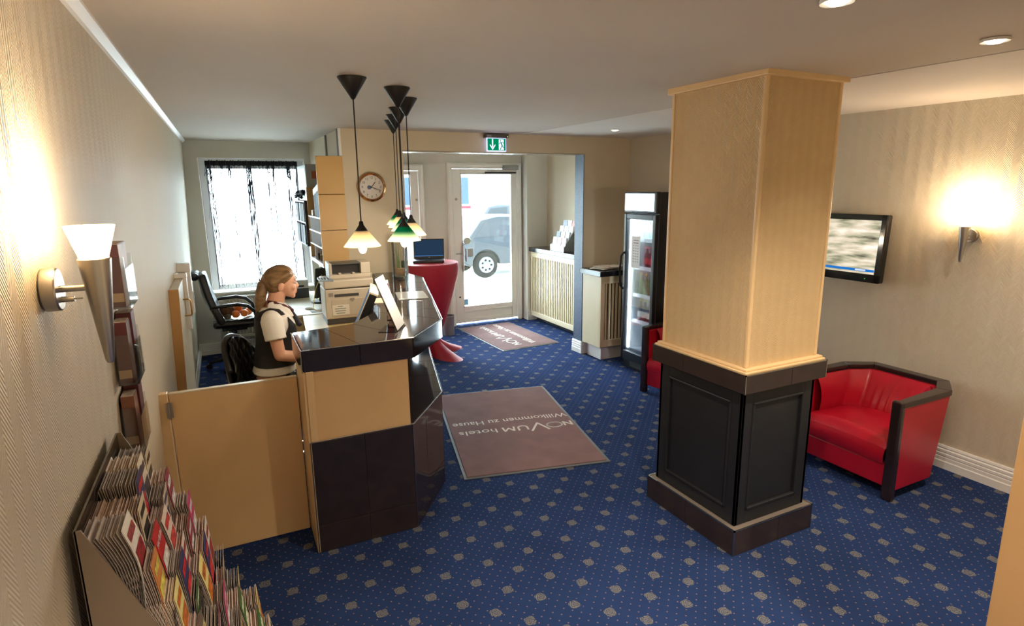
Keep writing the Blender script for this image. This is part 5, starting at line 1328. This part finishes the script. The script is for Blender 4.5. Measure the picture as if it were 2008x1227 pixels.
VEST = mat('black_waistcoat', (24, 23, 25), 0.75, bump=0.1, bs=300)
TROU = mat('black_trousers', (18, 18, 20), 0.8)
HAIR = mat('dark_blonde_hair', (132, 102, 68), 0.38, var=0.38, vs=34, bump=0.35, bs=120, stretch=(0.35, 1, 1.4))
TIEM = mat('dark_red_check_scarf', (84, 22, 34), 0.6, var=0.6, vs=70)
pw = thing('person', 'seated person with blonde ponytail, white blouse and black waistcoat working behind the counter', 'person', (0.2, 4.0, 0.0))
Yc = 4.0
b = MB()
RY = lambda a: Matrix.Rotation(R(a), 4, 'Y')
b.ell((0.298,Yc,1.402), (0.094,0.073,0.086), 24, 16, RY(-8))
b.ell((0.338,Yc,1.362), (0.054,0.060,0.072), 20, 14)
b.ell((0.350,Yc,1.318), (0.036,0.046,0.034), 18, 12)
b.cap((0.366,Yc-0.010,1.293), (0.366,Yc+0.010,1.293), 0.017, 0.017)
b.cap((0.384,Yc,1.392), (0.401,Yc,1.3545), 0.0085, 0.0095); b.ell((0.395,Yc-0.009,1.350), 0.008); b.ell((0.395,Yc+0.009,1.350), 0.008); b.cap((0.388,Yc,1.345),(0.386,Yc,1.330),0.008,0.010)
b.ell((0.386,Yc,1.324), (0.010,0.021,0.0065)); b.ell((0.384,Yc,1.314), (0.010,0.018,0.0065))
b.cap((0.380,Yc-0.034,1.402), (0.380,Yc+0.034,1.402), 0.012, 0.012)
for s in (-1, 1): b.cap((0.380,Yc+s*0.022,1.3885), (0.372,Yc+s*0.044,1.3865), 0.0075, 0.0075)
for s in (-1, 1):
    b.ell((0.366,Yc+s*0.036,1.352), (0.020,0.022,0.022)); b.ell((0.292,Yc+s*0.074,1.362), (0.019,0.009,0.030), 14, 10, RY(12))
b.cap((0.278,Yc,1.325), (0.242,Yc,1.215), 0.050, 0.058)
b.cap((0.222,Yc-0.13,1.175), (0.222,Yc+0.13,1.175), 0.048, 0.048)
b.ell((0.238,Yc,1.08), (0.092,0.14,0.17)); b.ell((0.222,Yc,0.90), (0.096,0.128,0.17)); b.ell((0.20,Yc,0.72), (0.115,0.155,0.12))
def hand(b, wrist, s):
    """s: +1 hand on the far side, -1 near side; palm down over the keyboard"""
    w = Vector(wrist)
    b.ell(w+Vector((0.048, 0.0, -0.010)), (0.050, 0.036, 0.016), 16, 10)
    for i in range(4):
        y = -0.026+0.0175*i; L = [0.066, 0.074, 0.069, 0.054][i if s > 0 else 3-i] if False else [0.060, 0.072, 0.074, 0.066][i]
        p0 = w+Vector((0.085, y, -0.008)); p1 = p0+Vector((L*0.55, y*0.12, 0.006)); p2 = p1+Vector((L*0.40, y*0.06, -0.022))
        b.cap(p0, p1, 0.0088, 0.0080, 10); b.cap(p1, p2, 0.0080, 0.0068, 10)
    t0 = w+Vector((0.020, -s*0.026, -0.012)); t1 = t0+Vector((0.036, -s*0.022, -0.004)); t2 = t1+Vector((0.026, -s*0.006, -0.006))
    b.cap(t0, t1, 0.0115, 0.0095, 10); b.cap(t1, t2, 0.0095, 0.0075, 10)
for s in (-1, 1):
    sh = (0.212, Yc+s*0.165, 1.175); el = (0.242, Yc+s*0.195, 0.950); wr = (0.495, Yc+s*0.10-0.01, 0.868)
    b.cap(sh, el, 0.046, 0.036); b.cap(el, (0.33, Yc+s*0.168, 0.925), 0.036, 0.037); b.cap((0.33, Yc+s*0.168, 0.925), wr, 0.037, 0.024); b.cap(wr, (0.525, Yc+s*0.095-0.01, 0.860), 0.024, 0.024)
    hand(b, (0.515, Yc+s*0.095-0.01, 0.862), s)
    hip = (0.21, Yc+s*0.085, 0.685); kn = (0.59, Yc+s*0.095, 0.655); an = (0.55, Yc+s*0.095, 0.13)
    b.cap(hip, kn, 0.072, 0.052); b.cap(kn, an, 0.050, 0.034)
body = blob('body', b, SKIN, pw, 0.0045, 5)
# eyes, brows, lips
for s in (-1, 1):
    e = MB().ell((0.3815,Yc+s*0.032,1.380), (0.0085,0.0125,0.0062), 14, 10).build('eye', mat('eye_white', (226, 220, 214), 0.2), pw, world=True, smooth='all')
    MB().ell((0.3880,Yc+s*0.033,1.378), (0.0030,0.0055,0.0048), 12, 8).build('iris', mat('iris_grey', (70, 84, 92), 0.2), e, world=True, smooth='all')
    MB().tube([(0.3925,Yc+s*0.020,1.384),(0.393,Yc+s*0.032,1.3875),(0.386,Yc+s*0.045,1.383)], [0.0008,0.0016,0.0008], 6).build('eyelid', mat('lash_dark', (60, 42, 36), 0.6), e, world=True, smooth='all')
    MB().tube([(0.3975,Yc+s*0.014,1.403),(0.3975,Yc+s*0.030,1.409),(0.386,Yc+s*0.048,1.403)], [0.0022,0.003,0.0014], 6).build('eyebrow', mat('brow_brown', (110, 78, 52), 0.7), pw, world=True, smooth='all')
MB().ell((0.3925,Yc,1.3245), (0.0042,0.017,0.0038), 14, 8).ell((0.391,Yc,1.3155), (0.0042,0.014,0.0042), 14, 8).build('lips', mat('lip_rose', (190, 104, 100), 0.4), pw, world=True, smooth='all')
# hair
h = MB()
h.ell((0.286,Yc,1.412), (0.104,0.0815,0.082), 26, 16, RY(-24))
h.ell((0.262,Yc,1.385), (0.062,0.078,0.075), 20, 12)
for s in (-1, 1): h.cap((0.340,Yc+s*0.058,1.440), (0.250,Yc+s*0.064,1.392), 0.024, 0.026)
h.cap((0.215,Yc,1.395), (0.205,Yc,1.400), 0.034, 0.026)
hr = blob('hair', h, HAIR, pw, 0.005, 3)
pt_ = MB(); ch = [((0.205,Yc,1.400),0.020),((0.192,Yc-0.004,1.375),0.032),((0.178,Yc-0.008,1.325),0.036),((0.166,Yc-0.010,1.265),0.033),((0.158,Yc-0.012,1.205),0.024),((0.154,Yc-0.012,1.165),0.010)]
for (p, r0), (q, r1) in zip(ch[:-1], ch[1:]): pt_.cap(p, q, r0, r1)
blob('ponytail', pt_, HAIR, pw, 0.005, 3)
MB().lathe([(0.020,-0.006),(0.026,-0.006),(0.026,0.006),(0.020,0.006)], (0.206,Yc,1.400), 18, Matrix.Rotation(R(60), 4, 'Y'), closed=True).build('hair_tie', mat('dark_hair_tie', (60, 40, 34), 0.6), pw, world=True, smooth=True)
# blouse
def loft(rings, n=40, skip=None, close=True):
    b = MB(); g = []
    for z, cx, rx, ry in rings:
        row = []
        for k in range(n+1):
            a = 2*math.pi*k/n; c_, s_ = math.cos(a), math.sin(a); e = 0.85
            row.append((cx+rx*math.copysign(abs(c_)**e, c_), Yc+ry*math.copysign(abs(s_)**e, s_), z))
        g.append(row)
    if skip is None:
        b.sheet([r_[:-1]+[r_[0]] for r_ in g]); m_ = len(g); b.f.append(tuple(range(n))); b.f.append(tuple((m_-1)*(n+1)+k for k in range(n)))
    else:
        o = len(b.v); b.v += [p for r_ in g for p in r_]; nj = n+1
        for i in range(len(g)-1):
            for j in range(n):
                if not skip((rings[i][0]+rings[i+1][0])/2, ((j+0.5)*360.0/n+180) % 360-180): b.f.append((i*nj+j, i*nj+j+1, (i+1)*nj+j+1, (i+1)*nj+j))
    return b
TR = [(0.812,0.214,0.136,0.180),(0.842,0.217,0.128,0.170),(0.88,0.224,0.120,0.155),(0.94,0.230,0.112,0.145),(1.0,0.238,0.110,0.148),(1.06,0.246,0.116,0.156),(1.12,0.248,0.118,0.162),(1.17,0.238,0.104,0.160),(1.205,0.232,0.084,0.130),(1.235,0.234,0.066,0.085)]
bl = MB(); L_ = loft(TR); 
# closed loft prism for the remesher
n_ = 40; g = []
for z, cx, rx, ry in TR: g.append([(cx+rx*math.copysign(abs(math.cos(2*math.pi*k/n_))**0.85, math.cos(2*math.pi*k/n_)), Yc+ry*math.copysign(abs(math.sin(2*math.pi*k/n_))**0.85, math.sin(2*math.pi*k/n_)), z) for k in range(n_)])
o0 = len(bl.v); bl.v += [p for r_ in g for p in r_]
for i in range(len(g)-1):
    for k in range(n_): bl.f.append((i*n_+k, i*n_+(k+1) % n_, (i+1)*n_+(k+1) % n_, (i+1)*n_+k))
bl.f.append(tuple(range(n_-1, -1, -1))); bl.f.append(tuple((len(g)-1)*n_+k for k in range(n_)))
for s in (-1, 1):
    bl.cap((0.214,Yc+s*0.135,1.172), (0.216,Yc+s*0.165,1.165), 0.060, 0.066); bl.cyl((0.214,Yc+s*0.160,1.175), (0.228,Yc+s*0.190,1.052), 0.066, 0.064, 22)
blob('blouse', bl, SHIRT, pw, 0.006, 3)
# collar wings
for s in (-1, 1):
    g = [[(0.205,Yc+s*0.072,1.232),(0.245,Yc+s*0.085,1.236),(0.300,Yc+s*0.070,1.222),(0.335,Yc+s*0.028,1.200)],
         [(0.208,Yc+s*0.062,1.272),(0.250,Yc+s*0.068,1.272),(0.300,Yc+s*0.052,1.258),(0.328,Yc+s*0.014,1.238)],
         [(0.186,Yc+s*0.086,1.222),(0.245,Yc+s*0.108,1.205),(0.315,Yc+s*0.088,1.170),(0.368,Yc+s*0.034,1.150)]]
    o = MB().sheet([g[1], g[0], g[2]]).build('collar', SHIRT, pw, world=True, smooth='all'); k = o.modifiers.new('s', 'SUBSURF'); k.levels = 2; k.render_levels = 2; k = o.modifiers.new('t', 'SOLIDIFY'); k.thickness = 0.004; k.offset = 1
# waistcoat: open V front, cut-out armholes
VR = []
for i in range(73):
    z = 0.862+0.355*i/72
    for a, c_ in zip(TR[:-1], TR[1:]):
        if a[0] <= z <= c_[0]:
            t = (z-a[0])/(c_[0]-a[0]); VR.append((z, a[1]+(c_[1]-a[1])*t, a[2]+(c_[2]-a[2])*t+0.010, a[3]+(c_[3]-a[3])*t+0.010)); break
def vskip(z, a):
    if z > 1.0 and abs(a) < 6+(z-1.0)*230: return True
    if z > 1.06 and abs(abs(a)-92) < 14+(z-1.06)*240 and z < 1.19: return True
    return False
o = loft(VR, 180, vskip).build('waistcoat', VEST, pw, world=True, smooth='all'); k = o.modifiers.new('s', 'SMOOTH'); k.factor = 0.5; k.iterations = 12; k = o.modifiers.new('t', 'SOLIDIFY'); k.thickness = 0.007; k.offset = -0.6
for s in (-1, 1): MB().tube([(0.295,Yc+s*0.098,1.170),(0.262,Yc+s*0.100,1.212),(0.215,Yc+s*0.098,1.222),(0.165,Yc+s*0.090,1.205),(0.140,Yc+s*0.085,1.165)], [0.016,0.018,0.018,0.018,0.016], 10).build('waistcoat_strap', VEST, pw, world=True, smooth='all')
# scarf
MB().tube([(0.213,Yc-0.040,1.268),(0.250,Yc-0.066,1.264),(0.300,Yc-0.050,1.240),(0.340,Yc-0.012,1.205),(0.345,Yc+0.012,1.205),(0.300,Yc+0.050,1.240),(0.250,Yc+0.066,1.264),(0.213,Yc+0.040,1.268)], 0.011, 8).build('scarf', TIEM, pw, world=True, smooth='all')
MB().ell((0.352,Yc,1.192), (0.014,0.020,0.016)).build('scarf_knot', TIEM, pw, world=True, smooth='all')
tl_ = MB()
for s in (-1, 1): tl_.cap((0.355,Yc+s*0.008,1.185), (0.388,Yc+s*0.028,1.105), 0.010, 0.020)
blob('scarf_tails', tl_, mat('navy_scarf', (30, 26, 44), 0.6, var=0.5, vs=60), pw, 0.006, 2)
# trousers and shoes
tr_ = MB(); tr_.ell((0.205,Yc,0.715), (0.132,0.178,0.098))
for s in (-1, 1):
    hip = (0.21, Yc+s*0.085, 0.69); kn = (0.59, Yc+s*0.095, 0.655); an = (0.55, Yc+s*0.095, 0.13)
    tr_.cap(hip, kn, 0.083, 0.062); tr_.cap(kn, an, 0.062, 0.055)
blob('trousers', tr_, TROU, pw, 0.009, 4)
for s in (-1, 1):
    sh_ = MB().cap((0.53,Yc+s*0.095,0.052), (0.70,Yc+s*0.105,0.036), 0.042, 0.032); sh_.v = [(x_, y_, max(0.0, z_)) for x_, y_, z_ in sh_.v]
    sh_.build('shoe', BLACK, pw, world=True, smooth='all')

# ================================================================== quilted swivel chair
LEA = mat('black_leather', (24, 23, 24), 0.32, bump=0.2, bs=160)
qc = thing('swivel_chair', 'black swivel chair with quilted shell back under the seated person', 'chair', (0.195, 3.985, 0), R(-26))
def shell_pt(a, v, off):
    # a: angle around the seat back (-1..1), v: 0..1 height
    th = math.pi + a*R(50); rr_ = 0.215+off+0.035*v
    zt = 0.44*(1-0.42*abs(a)**2.2)
    return (rr_*math.cos(th)*(1.0), rr_*1.02*math.sin(th), 0.60+zt*v)
for nm, o1 in (('backrest_shell', 0.022), ('backrest_quilting', 0.020)):
    g = []
    for i in range(81):
        a = -1+2*i/80; row = []
        for j in range(61):
            v = j/60; u_ = a*3.0+0.5; w_ = v*3.5; dq = 0.0
            if nm == 'backrest_quilting': dq = -0.034-0.014*abs(math.sin(math.pi*(u_+w_))*math.sin(math.pi*(u_-w_)))**0.4
            row.append(shell_pt(a, v, o1+dq))
        g.append(row)
    o = MB().sheet(g).build(nm, LEA, qc, smooth='all'); k = o.modifiers.new('t', 'SOLIDIFY'); k.thickness = 0.016; k.offset = 0
rim = MB().tube([shell_pt(-1+2*i/40, 1.0, 0.012) for i in range(41)], 0.018, 10).build('backrest_rim', LEA, qc, smooth='all')
MB().lathe([(0.001,-0.06),(0.18,-0.06),(0.235,-0.03),(0.24,0.0),(0.22,0.02),(0.001,0.025)], (0,0,0.572), 32).build('seat', LEA, qc, smooth=True)
MB().cyl((0,0,0.06),(0,0,0.53),0.028,n=14).build('gas_column', CHROME, qc, smooth=True)
MB().lathe([(0.17,0.24),(0.182,0.24),(0.182,0.252),(0.17,0.252)], (0,0,0), 28, closed=True).build('foot_ring', CHROME, qc, smooth=True)
for k in range(5):
    a = k*2*math.pi/5+0.3; ar = MB().cyl((0.02*math.cos(a),0.02*math.sin(a),0.085),(0.26*math.cos(a),0.26*math.sin(a),0.062),0.022,0.014,10).build('base_arm', CHROME, qc, smooth=True)
    MB().cyl((0.26*math.cos(a)-0.014*math.sin(a),0.26*math.sin(a)+0.014*math.cos(a),0.028),(0.26*math.cos(a)+0.014*math.sin(a),0.26*math.sin(a)-0.014*math.cos(a),0.028),0.028,n=14).build('caster', BLACK, ar, smooth=True)

# ================================================================== executive chair with fruit
oc = thing('office_chair', 'black executive office chair with fruit on its seat in front of the window', 'chair', (0.0, 7.18, 0), R(0))
BLK = mat('black_upholstery', (16, 17, 20), 0.4, bump=0.15, bs=120)
# faces +x ; seat pad
g = MB()
g.box(-0.20, 0.27, -0.25, 0.25, 0.50, 0.575); g.build('seat', BLK, oc, bev=0.035, seg=4)
g = []
for j in range(15):
    v = j/14; row = []
    for i in range(17):
        u = i/8-1; w = 0.255*(1-0.22*v**2) ; x_ = -0.16-0.16*v-0.02*math.sin(math.pi*v)+0.035*u*u; row.append((x_+0.02*math.sin(v*9)*(1-u*u)*0.4, w*u, 0.52+0.575*v))
    g.append(row)
o = MB().sheet(g).build('backrest', BLK, oc, smooth='all'); k = o.modifiers.new('t', 'SOLIDIFY'); k.thickness = 0.075; k.offset = -1; k = o.modifiers.new('b', 'BEVEL'); k.width = 0.02; k.segments = 3
MB().cap((-0.325,-0.15,1.08), (-0.325,0.15,1.08), 0.045, 0.045).build('headrest', BLK, oc, smooth='all')
for s in (-1, 1):
    y_ = s*0.275
    MB().tube([(-0.21,y_*0.95,0.735),(-0.12,y_,0.755),(0.06,y_,0.765),(0.16,y_,0.74),(0.225,y_,0.67),(0.235,y_,0.58),(0.19,y_,0.515),(0.05,y_*0.9,0.50)], [0.014,0.018,0.020,0.020,0.018,0.016,0.015,0.014], 10).build('armrest', BLACK, oc, smooth='all')
MB().box(-0.12, 0.14, -0.10, 0.10, 0.44, 0.50).build('mechanism', BLACK, oc, bev=0.01)
MB().cyl((0,0,0.07),(0,0,0.45),0.03,n=14).build('gas_column', BLACK, oc, smooth=True)
for k in range(5):
    a = k*2*math.pi/5+0.55; ar = MB().tube([(0,0,0.115),(0.15*math.cos(a),0.15*math.sin(a),0.10),(0.29*math.cos(a),0.29*math.sin(a),0.07)], [0.03,0.022,0.017], 10).build('base_arm', BLACK, oc, smooth='all')
    MB().cyl((0.29*math.cos(a)-0.02*math.sin(a),0.29*math.sin(a)+0.02*math.cos(a),0.032),(0.29*math.cos(a)+0.02*math.sin(a),0.29*math.sin(a)-0.02*math.cos(a),0.032),0.032,n=16).build('caster', BLACK, ar, smooth=True)
SZ = 0.576
tray = thing('plastic_tray', 'shiny pale blue plastic sheet under the fruit on the office chair', 'tray', (0.05, 7.12, SZ))
g = [[(-0.24+0.50*i/14, -0.17+0.34*j/12, 0.004+0.012*abs(math.sin(i*1.3+j*0.9))+0.02*(abs(i-7)/7)**4) for j in range(13)] for i in range(15)]
o = MB().sheet(g).build('sheet', mat('pale_blue_plastic', (196, 216, 224), 0.15), tray, smooth='all'); k = o.modifiers.new('t', 'SOLIDIFY'); k.thickness = 0.002; k.offset = -1
ORA = mat('orange_peel', (232, 120, 30), 0.45, bump=0.3, bs=160); COC = mat('coconut_fibre', (104, 72, 48), 0.9, var=0.35, vs=40, bump=1.0, bs=90); KIW = mat('kiwi_skin', (96, 84, 62), 0.9, var=0.2, vs=30, bump=0.4, bs=200)
def fruit(name, label, x_, y_, z_, r, m, group=None, sq=1.0):
    t = thing(name, label, name, (x_, y_, z_), 0, group)
    MB().ell((0,0,r*sq), (r*(1.15 if sq < 1 else 1), r, r*sq), 20, 14).build('flesh', m, t, smooth='all')
    MB().cyl((0,0,r*2*sq-0.003),(0,0,r*2*sq+0.003),0.005,n=8).build('stem_end', mat('stem_brown', (90, 80, 50), 0.8), t)
fz = SZ+0.018
fruit('coconut', 'large brown coconut behind the oranges on the office chair', -0.05, 7.13, fz, 0.078, COC)
fruit('orange', 'orange on top of the other oranges on the office chair', 0.065, 7.10, fz+0.055, 0.043, ORA, 'oranges on the office chair')
fruit('orange', 'lower orange next to the kiwis on the office chair', 0.035, 7.03, fz, 0.042, ORA, 'oranges on the office chair')
fruit('orange', 'lower orange in the middle of the heap on the office chair', 0.122, 7.05, fz, 0.042, ORA, 'oranges on the office chair')
fruit('orange', 'orange at the right end of the heap on the office chair', 0.165, 7.13, fz, 0.042, ORA, 'oranges on the office chair')
fruit('kiwi', 'brown kiwi at the left end of the fruit heap', -0.125, 7.02, fz, 0.032, KIW, 'kiwis on the office chair', 0.85)
fruit('kiwi', 'brown kiwi in front of the coconut', -0.05, 7.0, fz, 0.032, KIW, 'kiwis on the office chair', 0.85)
# ================================================================== street vehicles seen through the glass
SILV = mat('silver_car_paint', (22, 25, 28), 0.6, spec=0.12); TYRE = mat('tyre_rubber', (10, 10, 11), 0.9, spec=0.05); CGL = mat('car_glass', (10, 14, 18), 0.3, spec=0.2)
def car(label, x, y, paint, rz=0.0, s=1.0):
    """x = position of the rear wheel centre; the car points to +x"""
    t = thing('parked_car', label, 'car', (x, y, -0.12), rz)
    prof = [(-0.62,0.42),(-0.66,0.62),(-0.60,0.92),(-0.42,1.0),(-0.12,1.38),(0.3,1.46),(1.2,1.44),(1.75,1.30),(2.35,0.98),(3.05,0.88),(3.25,0.70),(3.28,0.40),(3.15,0.26),(2.96,0.26)]
    arch = lambda cx: [(cx+0.36*math.cos(a*math.pi/10), 0.31+0.36*math.sin(a*math.pi/10)) for a in range(11)]
    pts = prof + [p for p in arch(2.55) if p[1] >= 0.26] + [p for p in arch(0.0) if p[1] >= 0.26] + [(-0.40,0.28)]
    A = Matrix(((1,0,0,0),(0,0,1,0),(0,1,0,0),(0,0,0,1)))
    MB().prism(pts, -0.82, 0.82, A).build('body', paint, t, bev=0.05, seg=3, recalc=True)
    for sy_ in (-1, 1):
        y_ = sy_*0.822
        MB().prism([(-0.28,0.98),(-0.02,1.32),(0.75,1.37),(0.75,1.0)], min(y_,y_+0.004*sy_), max(y_,y_+0.004*sy_), A).build('side_window', CGL, t, recalc=True)
        MB().prism([(0.82,1.0),(0.82,1.37),(1.25,1.36),(1.72,1.22),(1.98,1.0)], min(y_,y_+0.004*sy_), max(y_,y_+0.004*sy_), A).build('side_window', CGL, t, recalc=True)
        MB().box(-0.66, -0.50, min(sy_*0.60,sy_*0.80), max(sy_*0.60,sy_*0.80), 0.70, 0.86).build('tail_light', mat('tail_light_red', (120, 14, 20), 0.5, spec=0.1), t, bev=0.02)
        for wx in (0.0, 2.55):
            wh = MB().lathe([(0.20,-0.09),(0.29,-0.10),(0.31,-0.06),(0.31,0.06),(0.29,0.10),(0.20,0.09)], (wx, sy_*0.72, 0.31), 28, Matrix.Rotation(R(90), 4, 'X'), closed=True).build('tyre', TYRE, t, smooth=True)
            rm_ = MB().lathe([(0.02,0.05),(0.19,0.07),(0.205,0.03),(0.205,-0.03),(0.02,-0.03)], (wx, sy_*0.76, 0.31), 24, Matrix.Rotation(R(90 if sy_ < 0 else -90), 4, 'X')).build('wheel_rim', mat('rim_alloy', (60, 62, 64), 0.6, spec=0.1), wh, smooth=True)
            for q in range(7):
                a = q*2*math.pi/7
                MB().cyl((wx+0.12*math.cos(a), sy_*0.80, 0.31+0.12*math.sin(a)), (wx+0.12*math.cos(a), sy_*0.845, 0.31+0.12*math.sin(a)), 0.022, n=8).build('rim_hole', TYRE, wh)
    return t
car('silver parked car with visible rear wheel just outside the entrance door', 5.60, 13.6, SILV)
car('white parked car across the street beyond the silver one', 10.2, 23.5, mat('white_car_paint', (36, 40, 44), 0.6, spec=0.12))
bs = thing('city_bus', 'pale city bus with blue windows and a red stripe across the street', 'bus', (8.1, 31.0, -0.12))
BUSW = mat('bus_white', (120, 124, 128), 0.4)
MB().box(-4.2, 4.2, -1.2, 1.2, 0.35, 3.1).build('bus_body', BUSW, bs, bev=0.08)
for i in range(5): MB().box(-3.95+1.62*i, -2.5+1.62*i, -1.215, -1.195, 1.35, 2.75).build('bus_window', mat('blue_bus_glass', (26, 38, 52), 0.4, spec=0.1), bs)
MB().box(-4.1, 4.1, -1.212, -1.2, 1.12, 1.26).build('red_stripe', mat('bus_red', (110, 16, 24), 0.6, spec=0.1), bs)
for wx in (-2.8, 2.6): MB().cyl((wx, -1.2, 0.5), (wx, 1.2, 0.5), 0.5, n=24).build('wheel', TYRE, bs)
